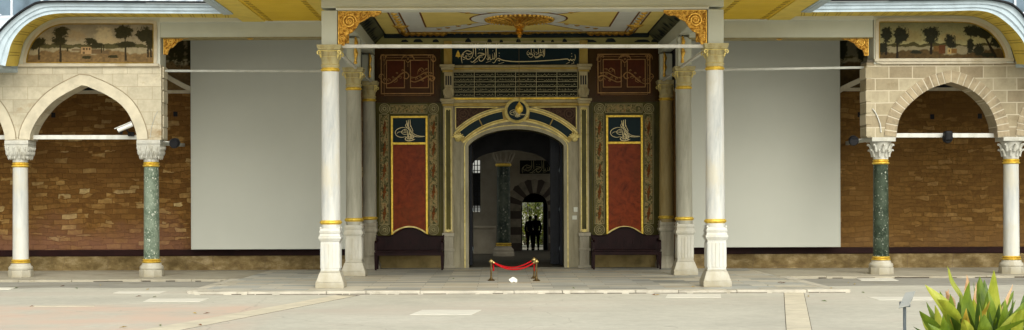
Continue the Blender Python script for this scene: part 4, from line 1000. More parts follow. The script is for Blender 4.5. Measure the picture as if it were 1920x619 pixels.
# navy arched band
cxa, cza = gx(CXP), gz(366)
def arcb(r0, r1, a, yf, nm, m_, par, n=40, a0=None):
    r0, r1 = r0*YG/F, r1*YG/F; A = []; B = []; lo = -a if a0 is None else a0
    for i in range(n+1):
        q = math.radians(90-(lo+(a-lo)*i/n)); A.append((cxa+r0*math.cos(q), cza+r0*math.sin(q))); B.append((cxa+r1*math.cos(q), cza+r1*math.sin(q)))
    q = MB(); q.prism(A+B[::-1], yf, YG-.03); return q.build(nm, m_, par)
band_ = arcb(139, 163.5, 45.5, YG-.085, 'arch_band', 'yellow_marble', gate)
arcb(138, 141, 45, YG-.10, 'gilt_line', 'gold_line', band_); arcb(161.5, 164.5, 45, YG-.10, 'gilt_line', 'gold_line', band_)
for s_ in (-1, 1):
    for a_, b_ in ((9.5, 25.5), (26.3, 42)):
        lo, hi = (a_, b_) if s_ > 0 else (-b_, -a_)
        arcb(144, 158.5, hi, YG-.10, 'navy_panel', 'navy_enamel', band_, 14, lo)
        for r0, r1 in ((143, 144.3), (158.2, 159.6)): arcb(r0, r1, hi, YG-.104, 'panel_edge', 'gold_line', band_, 14, lo)
for s_ in (-1, 1):     # shell ornaments at the ends of the band
    px = CXP+s_*109; x, z = gw(px, 258); m = MB()
    for k in range(7):
        q = math.radians((200 if s_ < 0 else -20)+s_*-0+(-s_)*(-k*24)); 
        m.tube([(x, YG-.11, z), (x+.16*math.cos(math.radians(15+25*k)), YG-.125, z-.02+.14*math.sin(math.radians(15+25*k)))], [.028, .016], 6)
    m.disc([(.002, -.05), (.06, -.03), (.08, 0)], x, z-.03, 12, YG-.10); m.build('shell_ornament', 'gold_line', band_, True)
# spandrels
for s_ in (-1, 1):
    pts = []
    R_ = 167*YG/F
    xe = cxa+s_*113*YG/F; ztop_ = gz(201.5)
    a_end = math.asin(113/167.); zz = cza+R_*math.cos(a_end)
    a_in = math.acos(min(1, (ztop_-cza)/R_)); arc = []
    for i in range(13):
        q = a_in+(a_end-a_in)*i/12; arc.append((cxa+s_*R_*math.sin(q), cza+R_*math.cos(q)))
    o = MB().prism([(xe, ztop_)]+arc, YG-.06, YG-.03).build('spandrel', 'damask_red', gate)
    m = MB(); m.stroke([(xe, ztop_), (xe, zz)], .022, YG-.07, YG-.05, False); m.stroke([(xe, ztop_), arc[0]], .022, YG-.07, YG-.05, False); m.stroke(arc, .022, YG-.07, YG-.05, False, 1); m.build('gilt_line', 'gold_line', o)
    m = MB(); rx, rz = gw(CXP+s_*99, 214)
    for rr in (.13, .07): m.tube([(rx+rr*math.cos(k*PI/10), YG-.06, rz+rr*math.sin(k*PI/10)) for k in range(20)], .008, 5, True)
    for k in range(5):
        c_ = (rx-s_*(.28+.16*k), rz+.04-.012*k); m.tube([(c_[0]+.07*(1-j/14)*math.cos(j*.6), YG-.06, c_[1]+.05*(1-j/14)*math.sin(j*.6)) for j in range(12)], .006, 5)
    m.build('rosette', 'brown_bronze', o)
# roundel with tughra
rx, rz = gw(969, 208.5)
ro = MB().disc([(.24, -.0), (.30, -.01), (.30, .04), (.24, .10), (.2, .12)][::-1], rx, rz, 32, YG-.15)
ro = MB().disc([(.235, -.02), (.235, .12)], rx, rz, 32, YG-.16).build('roundel', 'navy_enamel', gate, True)
m = MB()
for rr, tr in ((.265, .030), (.225, .012), (.30, .012)): m.tube([(rx+rr*math.cos(k*PI/20), YG-.165, rz+rr*math.sin(k*PI/20)) for k in range(40)], tr, 8, True)
for k in range(26):
    q = 2*PI*k/26; m.tube([(rx+.26*math.cos(q), YG-.19, rz+.26*math.sin(q)), (rx+.29*math.cos(q+.14), YG-.20, rz+.29*math.sin(q+.14))], [.02, .008], 5)
m.build('wreath', 'gold_line', ro, True)
# ---- lettering traced as pen strokes
TUGHRA = [([(325, 165), (335, 215), (345, 260)], 10), ([(352, 155), (354, 220), (358, 300)], 10), ([(378, 150), (380, 210), (385, 260)], 10),
    ([(330, 205), (312, 235), (330, 265), (370, 300), (400, 345), (440, 390), (500, 402), (590, 398)], 9), ([(350, 190), (345, 230), (372, 275), (400, 320), (450, 370), (520, 390), (592, 392)], 7),
    ([(380, 215), (400, 270), (418, 310), (415, 330)], 8), ([(330, 275), (270, 265), (205, 285), (168, 320), (168, 360), (200, 395), (260, 408), (320, 395)], 8),
    ([(330, 290), (285, 300), (255, 325), (262, 352), (300, 368), (335, 365)], 7), ([(185, 355), (220, 330), (290, 335), (330, 345)], 6), ([(300, 290), (305, 330)], 6), ([(320, 295), (322, 335)], 6),
    ([(345, 300), (340, 350), (345, 400), (320, 410), (308, 432), (325, 452), (370, 460), (420, 448), (450, 435)], 11), ([(365, 310), (375, 350), (410, 385), (395, 400), (350, 395)], 10),
    ([(350, 340), (380, 370), (430, 400), (420, 415), (340, 420)], 10), ([(330, 430), (380, 425), (440, 440)], 10), ([(360, 360), (350, 440)], 9), ([(385, 380), (375, 450)], 9), ([(340, 385), (400, 410)], 9)]
BASMALA = [([(2453, 335), (2464, 390), (2445, 450), (2420, 430), (2398, 456), (2370, 430), (2348, 456), (2318, 428), (2278, 425), (2050, 445), (1640, 470), (1300, 475), (1180, 466), (1090, 455), (1030, 438), (980, 412), (940, 430), (905, 485), (880, 500), (862, 485)], 15),
    ([(2426, 478), (2430, 492)], 18), ([(2388, 315), (2392, 325)], 14), ([(2390, 370), (2394, 382)], 14), ([(2280, 520), (2350, 485)], 7), ([(2380, 522), (2440, 505)], 7),
    ([(962, 462), (985, 445), (1002, 452), (988, 472)], 9), ([(935, 120), (932, 250), (934, 410)], 14), ([(893, 300), (905, 340), (908, 395), (890, 425), (868, 405), (858, 320)], 12),
    ([(858, 320), (868, 400), (845, 435), (815, 425), (808, 340)], 12), ([(820, 390), (795, 402), (790, 432), (765, 440), (752, 410)], 11), ([(768, 120), (772, 300), (778, 430)], 14),
    ([(722, 120), (730, 250), (732, 350), (700, 420), (655, 465), (615, 458), (600, 415), (622, 375)], 14), ([(575, 325), (610, 308), (700, 325), (690, 342), (630, 355), (590, 380), (540, 430), (490, 478), (455, 482), (442, 462)], 15),
    ([(528, 120), (534, 260), (540, 385)], 14), ([(478, 120), (488, 230), (488, 310), (460, 385), (410, 428), (370, 425), (352, 395), (368, 350)], 13),
    ([(470, 298), (420, 275), (368, 262), (310, 298), (270, 350), (262, 430), (276, 505)], 14), ([(350, 310), (390, 330), (440, 325), (472, 300)], 13), ([(275, 345), (305, 330), (285, 375), (325, 400), (345, 350)], 10),
    ([(500, 505), (580, 460)], 7), ([(735, 495), (830, 460)], 7), ([(975, 520), (1085, 488)], 7), ([(285, 440), (350, 415)], 7), ([(605, 240), (612, 250)], 14), ([(660, 240), (668, 250)], 14), ([(865, 262), (872, 270)], 14), ([(988, 305), (992, 318)], 14),
    ([(990, 360), (994, 372)], 12), ([(495, 396), (502, 408)], 16), ([(305, 385), (310, 398)], 14), ([(325, 388), (330, 400)], 14), ([(560, 130), (600, 118)], 8), ([(790, 135), (830, 118)], 8), ([(430, 130), (460, 122)], 8), ([(970, 140), (1010, 128)], 8),
    ([(380, 380), (400, 360), (420, 385), (440, 360)], 6), ([(620, 400), (650, 380), (670, 400)], 6), ([(1838, 235), (1845, 290), (1850, 345)], 10), ([(1868, 225), (1866, 340), (1840, 390)], 10), ([(1748, 215), (1750, 300), (1762, 340)], 9), ([(1608, 225), (1612, 300)], 9), ([(1660, 235), (1668, 290)], 8), ([(1790, 240), (1795, 300)], 8),
    ([(1560, 260), (1528, 300), (1540, 345), (1570, 330), (1600, 310), (1640, 350), (1620, 390), (1585, 392), (1550, 360)], 9), ([(1640, 300), (1680, 320), (1660, 360), (1700, 385), (1750, 372), (1790, 335), (1830, 330)], 10),
    ([(1680, 400), (1720, 402), (1770, 375), (1810, 350), (1860, 375)], 9), ([(1690, 290), (1730, 320), (1700, 350)], 8), ([(1770, 300), (1810, 300), (1835, 280)], 8), ([(1560, 290), (1600, 340), (1640, 330)], 8)]
def letters(strokes, f, y, k, nm, par, m_='painted_letters', th=.012):
    m = MB()
    for pts, wd in strokes: m.stroke([f(p) for p in pts], wd*k, y, y+th, len(pts) > 2, 4)
    return m.build(nm, m_, par)
tu = lambda cx, cy, sc: (lambda p: gw(cx+(p[0]-370)*sc, cy+(p[1]-310)*sc))
letters(TUGHRA, tu(970, 210, .068), YG-.195, .085*YG/F*1.0, 'tughra', ro)
# text board frame, cornices
board = gbox('inscription_board', 849, 1086, 80, 122.5, .04, 'navy_enamel', d1=.0)
m = MB(); m.frame(gx(846), gx(1089), gz(125), gz(78), .035, YG-.07, YG-.01); m.build('frame', 'moulded_marble', board, bevel=.005)
letters(BASMALA, lambda p: gw(840+p[0]/10.32, 70+p[1]/10.32), YG-.056, YG/F/10.32, 'calligraphy', board)
lf = [(195, 255), (240, 350), (245, 380), (205, 385), (200, 415), (192, 385), (148, 378), (160, 320)]
MB().prism([gw(840+p[0]/10.32, 70+p[1]/10.32) for p in lf], YG-.05, YG-.04).build('gilt_leaf', 'gold_leaf', board)
def moulding(nm, px0, px1, spec, par=gate, m_='moulded_marble'):   # spec: (y0, y1, depth, material)
    o = None
    for i, (a_, b_, d_, mm) in enumerate(spec):
        q = MB().box(gx(px0)-d_*.3, gx(px1)+d_*.3, YG-d_, YG+.01, gz(b_)+.001, gz(a_)-.001)
        if o is None: o = q.build(nm, mm, par, bevel=.008)
        else: q.build('moulding', mm, o, bevel=.006)
    return o
moulding('upper_cornice', 849, 1087, [(123, 127, .13, 'moulded_marble'), (127.2, 131, .10, 'yellow_marble'), (131.2, 134.5, .08, 'moulded_marble')])
moulding('lower_cornice', 849, 1087, [(183.5, 187.5, .10, 'gold_leaf'), (187.7, 193, .13, 'moulded_marble'), (193.2, 199.5, .09, 'yellow_marble')])
grid = gbox('verse_panel', 850, 1084.5, 135, 183, .04, 'black_verse', d1=.0)
m = MB(); xs = [851.5, 890.3, 929.4, 967.5, 1006.4, 1045, 1083.5]; ys = [135.5, 144.3, 153.7, 163.2, 172.6, 182.5]
for v in xs: m.box(gx(v)-.006, gx(v)+.006, YG-.055, YG-.035, gz(183), gz(135))
for v in ys: m.box(gx(850.5), gx(1084.5), YG-.052, YG-.035, gz(v)-.006, gz(v)+.006)
m.build('grid_lines', 'faded_letters', grid)
rnd = random.Random(11); st = []
for i in range(6):
    for j in range(5):
        xa, xb, ya, yb_ = xs[i]+2.2, xs[i+1]-2.2, ys[j]+1.8, ys[j+1]-1.8; x = xa
        base = (ya+yb_)/2+1.1
        while x < xb-1.5:
            k = rnd.choice((0, 1, 2, 3, 4)); L_ = rnd.uniform(3, 6.5); xe = min(x+L_, xb)
            if k == 0: st.append(([(x, base-2.4), (x+.3, base), (xe, base+.3), (xe, base-.8)], .55))
            elif k == 1: st.append(([(x, base-.4), ((x+xe)/2, base+1.3), (xe, base-1.2)], .6))
            elif k == 2: st.append(([(x, base), (x+1, base-1), (x+2, base), (x+3, base-1), (xe, base)], .5))
            elif k == 3: st.append(([(x, base-.8), (x+1, base-1.8), (x+1.6, base-.4), (xe, base+.2)], .6)); st.append(([(x+.8, base-2.9), (x+1.5, base-3.1)], .5))
            else: st.append(([(xe, base-2.8), (xe-.4, base+.4), (x, base+.7)], .55)); st.append(([(x+.6, base-1.2), (x+1.4, base-1.4)], .6))
            if rnd.random() < .5: st.append(([(x+.5, base+1.6), (x+1.3, base+1.5)], .5))
            x = xe+rnd.uniform(-.6, .7)
letters(st, lambda p: gw(p[0], p[1]), YG-.05, YG/F*.8, 'verses', grid, 'faded_letters', .009)
# pilasters and consoles, both sides
for s_ in (-1, 1):
    def R(px): return px if s_ < 0 else 2*CXP-px
    def B(nm, a_, b_, y0, y1, d_, m_, par, bevel=.006, d1=.01):
        p, q = sorted((R(a_), R(b_))); return MB().box(gx(p), gx(q), YG-d_, YG+d1, gz(y1), gz(y0)).build(nm, m_, par, bevel=bevel)
    pil = B('pilaster', 832, 850, 200.5, 436, .12, 'moulded_marble', gate)
    B('pilaster_inlay', 837, 845.5, 206, 430, .126, 'olive_marble', pil, 0)
    m = MB(); xs_ = sorted((gx(R(835.5)), gx(R(847)))); m.frame(xs_[0], xs_[1], gz(432), gz(203), .018, YG-.135, YG-.115); m.build('gilt_line', 'gold_line', pil)
    x, z = gw(R(841), 433); m = MB()
    for k in range(5): m.tube([(x, YG-.13, z-.02), (x+.08*math.cos(math.radians(20+35*k)), YG-.14, z-.02+.07*math.sin(math.radians(20+35*k)))], [.016, .010], 5)
    x, z = gw(R(841), 204)
    for k in range(5): m.tube([(x, YG-.13, z+.02), (x+.08*math.cos(math.radians(-20-35*k)), YG-.14, z+.02+.07*math.sin(math.radians(-20-35*k)))], [.016, .010], 5)
    m.build('gilt_shells', 'gold_line', pil)
    ped = B('pilaster_pedestal', 832, 850, 442, 500, .14, 'grey_marble', gate)
    for a_, b_, y0, y1, d_ in ((829.5, 852, 436.5, 443, .19), (830, 852, 466, 470.5, .175), (829, 853, 498, 509, .2)): B('moulding', a_, b_, y0, y1, d_, 'grey_marble', ped)
    m = MB()
    for k in range(4):
        xx = gx(R(834.8+k*4.1)); m.box(xx-.016, xx+.016, YG-.155, YG-.135, gz(463), gz(446)); m.box(xx-.016, xx+.016, YG-.155, YG-.135, gz(495), gz(474))
    m.build('flutes', 'grey_marble', ped, bevel=.004)
    cp = B('console', 834, 850, 130, 184, .13, 'moulded_marble', gate)
    for a_, b_, y0, y1, d_, mm in ((826, 854, 122, 126.5, .24, 'moulded_marble'), (828.5, 852.5, 126.7, 132, .21, 'moulded_marble'), (831, 850.5, 132.2, 136, .17, 'yellow_marble'),
            (826.5, 854, 186, 190.5, .24, 'moulded_marble'), (829, 852, 190.7, 195, .21, 'moulded_marble'), (831, 851, 195.2, 199.5, .17, 'yellow_marble'), (833, 850.5, 199.7, 203, .15, 'moulded_marble')):
        B('moulding', a_, b_, y0, y1, d_, mm, cp)
    m = MB()
    for k in range(3):
        xx = gx(R(837.7+k*4.3)); m.box(xx-.018, xx+.018, YG-.134, YG-.12, gz(160), gz(143))
    m.build('slots', 'dark_door', cp)
    m = MB()
    for k in (-1, 1):
        xx = gx(R(842))+k*.05; m.tube([(xx, YG-.15, gz(165)), (xx+k*.055, YG-.17, gz(171)), (xx+k*.045, YG-.165, gz(178)), (xx-k*.01, YG-.15, gz(181))], [.03, .04, .035, .02], 8)
    m.build('scrolls', 'moulded_marble', cp, True)
    B('upper_pilaster', 833.5, 848.5, 77, 121.5, .10, 'yellow_marble', gate)
    # side bays -----------------------------------------------------------
    cx = 768 if s_ < 0 else 1171; ccx = 765 if s_ < 0 else 1171
    bay = MB().box(gx(ccx-68), gx(ccx+(62 if s_ < 0 else 69)), YG-.012, YG+.018, gz(192), gz(76)).build('upper_bay', 'brown_marble', gate)
    m = MB(); m.box(gx(ccx-53), gx(ccx+53), YG-.022, YG-.01, gz(181), gz(103)); m.build('red_field', 'red_panel', bay)
    MB().box(gx(ccx-39), gx(ccx-6), YG-.03, YG-.022, gz(164), gz(113)).box(gx(ccx+6), gx(ccx+39), YG-.03, YG-.022, gz(164), gz(113)).build('deep_red_inlay', 'deep_red', bay)
    m = MB(); m.frame(gx(ccx-50), gx(ccx+49), gz(176), gz(102), .022, YG-.045, YG-.02)
    m.frame(gx(ccx-40), gx(ccx-5), gz(165), gz(112), .018, YG-.045, YG-.02); m.frame(gx(ccx+5), gx(ccx+40), gz(165), gz(112), .018, YG-.045, YG-.02); m.frame(gx(ccx-44), gx(ccx+44), gz(179), gz(107), .008, YG-.04, YG-.02)
    m.build('panel_mouldings', 'bronze_line', bay, bevel=.004)
    m = MB(); fl = 1 if s_ < 0 else -1
    def c2(u, v): x, z = gw(ccx+fl*u, v); return (x, YG-.055, z)
    for pts, r0 in (([(-50, 150), (-46, 156), (-36, 157), (-24, 150), (-14, 140), (-4, 136), (2, 142), (-2, 148), (-8, 146)], .035), ([(5, 152), (14, 154), (28, 148), (40, 142), (50, 146), (46, 152), (40, 148)], .045), ([(4, 143), (12, 146), (22, 142), (34, 136), (46, 138)], .03),
            ([(-50, 150), (-54, 144), (-50, 139), (-45, 142)], .025), ([(18, 140), (20, 132), (26, 128), (30, 133), (25, 136)], .02), ([(30, 134), (34, 129), (39, 130)], .014), ([(-52, 112), (-50, 104), (-43, 104), (-42, 111), (-47, 113)], .03), ([(-46, 108), (-42, 118), (-45, 124)], .018),
            ([(44, 104), (50, 106), (52, 113), (47, 116), (44, 111)], .03), ([(-12, 112), (-8, 106), (0, 104), (8, 106), (12, 112)], .035), ([(-5, 112), (0, 118), (5, 112)], .025), ([(0, 118), (0, 126)], .014), ([(-30, 152), (-22, 146), (-20, 152), (-26, 155)], .018)):
        P_ = smooth([c2(*p) for p in pts], 4); m.tube(P_, [r0*.45*(.45+.55*math.sin(PI*min(1, .12+.88*(1-i/len(P_))))) for i in range(len(P_))], 7)
    rs = random.Random(17)
    for (u0, v0) in ((-44, 150), (-36, 151), (-28, 146), (-20, 138), (-10, 133), (8, 147), (16, 149), (24, 146), (34, 140), (44, 138), (48, 148), (-47, 108), (-41, 106), (47, 108), (41, 107), (-6, 107), (6, 107), (0, 112), (22, 133), (34, 131), (-52, 146), (-14, 146), (28, 152), (40, 150)):
        c_ = c2(u0, v0); rr = rs.uniform(.025, .05); sg_ = rs.choice((-1, 1)); m.tube([(c_[0]+sg_*rr*(1-j/13)*math.cos(j*.62), c_[1], c_[2]+rr*(1-j/13)*math.sin(j*.62)) for j in range(11)], [.011-.0007*j for j in range(11)], 5)
    m.build('relief_scrolls', 'bronze_relief', bay, True)
    # lower frame
    fr = MB().box(gx(cx-60), gx(cx+58), YG-.012, YG+.018, gz(442), gz(193.5)).build('lower_bay', 'olive_marble', gate)
    for u in (-47, 45):
        q = MB().box(gx(cx+u-7), gx(cx+u+7), YG-.03, YG-.012, gz(420), gz(215)).build('carved_border', 'painted_border', fr)
        m = MB(); m.frame(gx(cx+u-9), gx(cx+u+9), gz(421), gz(213.5), .012, YG-.04, YG-.02); m.build('border_line', 'border_olive', q)
        for yy in (204, 431):
            x, z = gw(cx+u, yy); m = MB()
            for rr, tt in ((.125, .012), (.085, .010), (.04, .02)): m.tube([(x+rr*math.cos(k*PI/12), YG-.03, z+rr*math.sin(k*PI/12)) for k in range(24)], tt, 6, True)
            m.build('roundel', 'border_olive', fr, True)
        m = MB()
        for yy in (240, 280, 320, 360, 400):
            x, z = gw(cx+u, yy); m.disc([(.002, -.03), (.03, -.02), (.05, 0)], x, z, 8, YG-.03); m.tube([(x, YG-.035, z+.05), (x+.02, YG-.045, z+.12), (x, YG-.035, z+.18)], [.03, .02, .008], 6); m.tube([(x, YG-.035, z-.05), (x-.02, YG-.045, z-.12), (x, YG-.035, z-.18)], [.03, .02, .008], 6)
        m.build('carved_flowers', 'ceiling_brown', q, True)
    q = MB().box(gx(cx-34), gx(cx+32), YG-.03, YG-.012, gz(211), gz(197)).build('carved_border', 'painted_border', fr); m = MB(); m.frame(gx(cx-36), gx(cx+34), gz(212.5), gz(195.5), .012, YG-.04, YG-.02); m.build('border_line', 'border_olive', q)
    m = MB(); z0, z1 = gz(440), gz(217); xa, xb = gx(cx-34.5), gx(cx+34.5); t = .052
    m.box(xa, xb, YG-.07, YG-.01, z1-t, z1); m.box(xa, xa+t, YG-.07, YG-.01, z0, z1-t); m.box(xb-t, xb, YG-.07, YG-.01, z0, z1-t); m.box(xa+t, xb-t, YG-.068, YG-.01, gz(271), gz(266.5))
    gf = m.build('gilt_frame', 'gold_leaf', fr, bevel=.008)
    navy = MB().box(xa+t, xb-t, YG-.03, YG-.012, gz(266.5), z1-t).build('navy_panel', 'navy_enamel', gate)
    letters(TUGHRA, (lambda cc: (lambda p: gw(cc+(p[0]-370)/7.74, 245+(p[1]-310)/7.74)))(cx), YG-.045, YG/F/7.74, 'tughra', navy)
    MB().box(xa+t, xb-t, YG-.03, YG-.012, gz(440), gz(271)).build('red_marble_panel', 'red_marble', gate)
    m = MB(); m.stroke([gw(cx-31+62*i/12, 437-12*math.sin(PI*i/12)**.8) for i in range(13)], .035, YG-.075, YG-.02, False, 2); m.build('gilt_arc', 'gold_line', gf)
    # low plinth behind the bench
    MB().box(gx(cx-62), gx(cx+60), YG-.05, YG+.01, -.05, gz(474)).build('plinth', 'plinth_yellow', gate, bevel=.01)
    # small switch boxes on the right jamb
for (px, py, w_, h_) in ((1079, 393, .05, .06), (1077, 408, .06, .05)):
    x, z = gw(px, py); MB().box(x-w_, x+w_, YG-.07, YG-.03, z-h_, z+h_).build('switch_box', 'pale_paint', gate, bevel=.006)

# ================================================================== BENCHES
def bench(cx, label):
    yb, yf = 33.25, 32.72
    x0, x1 = PX(cx-64.5, 33.0), PX(cx+64.5, 33.0)
    r = thing('wooden_bench', label, 'bench', ((x0+x1)/2, 33.0, 0), 'dark wooden benches by the gate')
    top = []
    xm = (x0+x1)/2; hw = (x1-x0)/2
    for i in range(41):
        t = -1+2*i/40; a = abs(t)
        z = .80 if a > .66 else .80+.20*(.5+.5*math.cos(PI*min(1, max(0, (a-.06))/.60)))
        if a > .97: z = .83
        top.append((xm+t*hw, z))
    MB().prism([(x0, .36)]+top+[(x1, .36)], yb, yb+.045).build('backrest', 'dark_wood', r, bevel=.006)
    m = MB(); m.tube([(x, yb-.01, z) for x, z in top], .016, 6)
    for k in range(-3, 4): m.box(xm+k*.2-.012, xm+k*.2+.012, yb-.012, yb, .46, .74)
    m.build('back_rail', 'dark_wood', r, True)
    MB().box(x0+.02, x1-.02, yf, yb, .435, .475).build('seat', 'dark_wood', r, bevel=.01)
    MB().box(x0+.05, x1-.05, yf+.02, yf+.05, .345, .434).build('apron', 'dark_wood', r, bevel=.006)
    for x in (x0+.035, x1-.035):
        for y in (yf+.04, yb+.02):
            m = MB(); m.frust(x, y, 0, .024, .43, .036)
            if y < yb: m.frust(x, y, .476, .03, .66, .026)
            m.build('leg', 'dark_wood', r, bevel=.005)
        m = MB(); m.tube(smooth([(x, yf+.0, .67), (x, yf+.06, .69), (x, yb-.15, .68), (x, yb, .72)], 4), .026, 8); m.build('armrest', 'dark_wood', r, True)
    return r
bench(767.5, 'dark brown wooden bench with humped back under the left red marble panel')
bench(1173.5, 'dark brown wooden bench with humped back under the right red marble panel')

# ================================================================== ROPE BARRIER
def stanchion(x, y, label, h=.43):
    r = thing('barrier_post', label, 'barrier post', (x, y, 0), 'brass barrier posts')
    MB().lathe([(.075, 0), (.078, .012), (.05, .03), (.026, .055), (.022, .09)], x, y, 20).build('base', 'old_bronze', r, True)
    MB().lathe([(.019, .08), (.019, h-.07), (.024, h-.065)], x, y, 16).build('pole', 'old_bronze', r, True)
    MB().lathe([(.026, h-.066), (.036, h-.05), (.036, h-.02), (.026, h-.008), (.03, h+.005), (.02, h+.02), (.004, h+.028)], x, y, 16).build('finial', 'brass', r, True)
    m = MB(); m.tube([(x+.04*math.cos(k*PI/6), y-.035, h-.035+.02*math.sin(k*PI/6)) for k in range(12)], .005, 5, True); m.build('ring', 'brass', r, True)
    return r
def post_at(px, py, label): X, Y = G(px, py, 0); stanchion(X, Y, label); return X, Y
pA = post_at(921, 526.5, 'brass barrier post at the left end of the red rope'); pB = post_at(1006, 527, 'brass barrier post at the right end of the red rope, front of two')
pC = post_at(1001.5, 522.5, 'brass barrier post close behind the right front one')
def rope(p, q, sag, z0, z1, label, r_=.017):
    m = MB(); P = [(p[0]+(q[0]-p[0])*t, p[1]+(q[1]-p[1])*t, z0+(z1-z0)*t-4*sag*t*(1-t)) for t in [i/24 for i in range(25)]]; m.tube(P, r_, 8)
    o = m.build('barrier_rope', 'red_rope', None, True); tag(o, label, 'rope', 'red barrier ropes')
    h = MB(); h.tube([P[0], P[1]], r_*1.25, 8); h.tube([P[-2], P[-1]], r_*1.25, 8); h.build('end_cap', 'brass', o, True)
rope((pA[0]+.03, pA[1]), (pB[0]-.03, pB[1]), .155, .39, .39, 'red rope sagging between the two front barrier posts')
rope((pA[0]+.03, pA[1]+.02), (pC[0]-.03, pC[1]), .14, .395, .395, 'red rope sagging to the rear right barrier post', .015)
m = MB(); m.tube(smooth([(pA[0]+.035, pA[1]+.03, .38), (pA[0]+.05, pA[1]+.05, .28), (pA[0]+.045, pA[1]+.05, .20)], 4), .016, 8); tag(m.build('rope_end', 'red_rope', None, True), 'short red rope end hanging down at the left post', 'rope')
m = MB(); m.tube(smooth([(pB[0]-.035, pB[1]+.05, .37), (pB[0]-.045, pB[1]+.06, .28), (pB[0]-.04, pB[1]+.06, .21)], 4), .014, 8); tag(m.build('rope_end', 'red_rope', None, True), 'short red rope end hanging down at the right posts', 'rope')
X, Y = G(962, 529.5, 0)
m = MB(); pts = [(-.042, 0), (-.088, .05), (-.078, .07), (-.055, .072), (-.035, .095), (.0, .108), (.035, .095), (.055, .072), (.078, .068), (.086, .045), (.082, 0), (.04, 0), (.03, .012), (.0, .012), (-.01, 0)]
m.prism([(X+a, b) for a, b in pts], Y, Y+.05); tag(m.build('floor_plate', 'white_card', None, bevel=.006), 'small white scalloped plate standing on the floor under the red rope', 'plate')

# ================================================================== HANGING LAMP
x, z = W(973.5, 204, 30.9)
lamp = thing('hanging_lamp', 'small gold lamp hanging on a thin chain before the round emblem', 'lamp', (x, 30.9, CZ-.46))
MB().tube([(x, 30.9, CZ-.45), (x, 30.9, z+.16)], .0055, 5).build('chain', 'old_bronze', lamp)
MB().lathe([(.004, z-.125), (.02, z-.115), (.03, z-.10), (.075, z-.06), (.092, z-.01), (.088, z+.04), (.06, z+.085), (.035, z+.10), (.04, z+.115), (.02, z+.13), (.008, z+.165)], x, 30.9, 24).build('body', 'gold_leaf', lamp, True)

# ================================================================== CAMERA AND FLOODLIGHTS
x, z = W(235, 244, 29.95)
r = thing('security_camera', 'white bullet security camera tilted down on the left tie beam', 'camera', (x, 29.95, z))
dirv = Vector((-.92, -.2, -.42)).normalized(); c_ = Vector((x, 29.92, z+.06)); a_ = c_-dirv*.17; b_ = c_+dirv*.17
MB().tube([a_, b_], .052, 14).build('housing', 'white_plastic', r, True)
MB().tube([b_-dirv*.0, b_+dirv*.012], .042, 14).build('lens', 'camera_lens', r, True)
s1 = Vector((0, 0, .062)); m = MB(); u = dirv.cross(Vector((0, 0, 1))).normalized()*.062; up_ = u.cross(dirv).normalized()
if up_.z < 0: up_ = -up_
P = [a_+u+up_*.05, a_-u+up_*.05, b_+dirv*.05-u+up_*.05, b_+dirv*.05+u+up_*.05]
m.add([tuple(p) for p in P]+[tuple(p+up_*.012) for p in P], [(3, 2, 1, 0), (4, 5, 6, 7), (0, 1, 5, 4), (1, 2, 6, 5), (2, 3, 7, 6), (3, 0, 4, 7)]); m.build('sun_shield', 'white_plastic', r)
m = MB(); m.tube([c_+Vector((.03, .02, -.05)), c_+Vector((.06, .1, -.12)), (x+.05, 30.2, z-.08)], .018, 8); m.box(x-.01, x+.12, 30.18, 30.26, z-.12, z-.03); m.tube([c_+Vector((-.08, .02, -.08)), c_+Vector((-.10, .04, -.14))], .035, 10); m.build('bracket', 'black_plastic', r, True)
def flood(px, py, Y, label, arm):
    x, z = W(px, py, Y); r = thing('floodlight', label, 'floodlight', (x, Y, z), 'black floodlights on the arcades')
    m = MB(); m.tube([(x-.02, Y-.09, z-.03), (x-.02, Y-.05, z-.02), (x, Y+.05, z), (x+.01, Y+.12, z+.01)], [.095, .115, .105, .06], 16); m.build('housing', 'black_plastic', r, True)
    MB().disc([(.09, 0), (.09, .006)], x-.02, z-.03, 16, Y-.098).build('glass', 'camera_lens', r)
    m = MB(); m.tube(arm(x, Y, z), .018, 8); m.build('arm', 'tie_grey', r, True); return r
flood(329, 267.5, 30.1, 'black floodlight on an arm beside the pale green column', lambda x, Y, z: [(x, Y+.08, z), (x-.12, Y+.15, z+.02), (x-.32, Y+.2, z+.03)])
flood(1601, 262.5, 30.3, 'black floodlight on an arm beside the dark green column', lambda x, Y, z: [(x, Y+.08, z), (x+.14, Y+.1, z+.01), (x+.42, Y+.1, z+.06)])
r = flood(1777, 258, 30.15, 'black floodlight clamped to the middle of the right tie beam', lambda x, Y, z: [(x, Y+.08, z), (x, Y+.2, z+.02)])
x, z = W(1777, 256, 30.1); MB().box(x-.085, x+.085, 29.98, 30.2, z-.10, z+.12).build('casing', 'black_plastic', r, bevel=.04)

# ================================================================== INSIDE THE GATE
struct(MB().slab([(-3.5, 34.0), (4.5, 34.0), (4.5, 46.3), (-3.5, 46.3)], -.29, -.004).build('passage_floor', 'interior_floor'))
ps = thing('gate_passage', 'dark vaulted passage behind the gate opening with an inner arch', 'passage', (.45, 36, 0))
xl, xr = PX(874, 34.6), PX(1062, 34.6)
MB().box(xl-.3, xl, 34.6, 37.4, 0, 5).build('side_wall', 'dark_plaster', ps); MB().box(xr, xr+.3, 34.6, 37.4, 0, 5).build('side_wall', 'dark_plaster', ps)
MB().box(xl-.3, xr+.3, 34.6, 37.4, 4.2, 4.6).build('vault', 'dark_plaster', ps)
YI = 37.0
ia = smooth([(884, 312), (888, 304), (900, 293), (925, 285), (958, 281), (990, 285), (1014, 293), (1027, 303), (1032, 312)], 4)
ia = [W(p[0], p[1], YI) for p in ia]
MB().prism([(xl-.6, -.1), (ia[0][0], -.1)]+ia+[(ia[-1][0], -.1), (xr+.6, -.1), (xr+.6, 5), (xl-.6, 5)], YI, YI+.3).build('inner_arch', 'dark_plaster', ps)
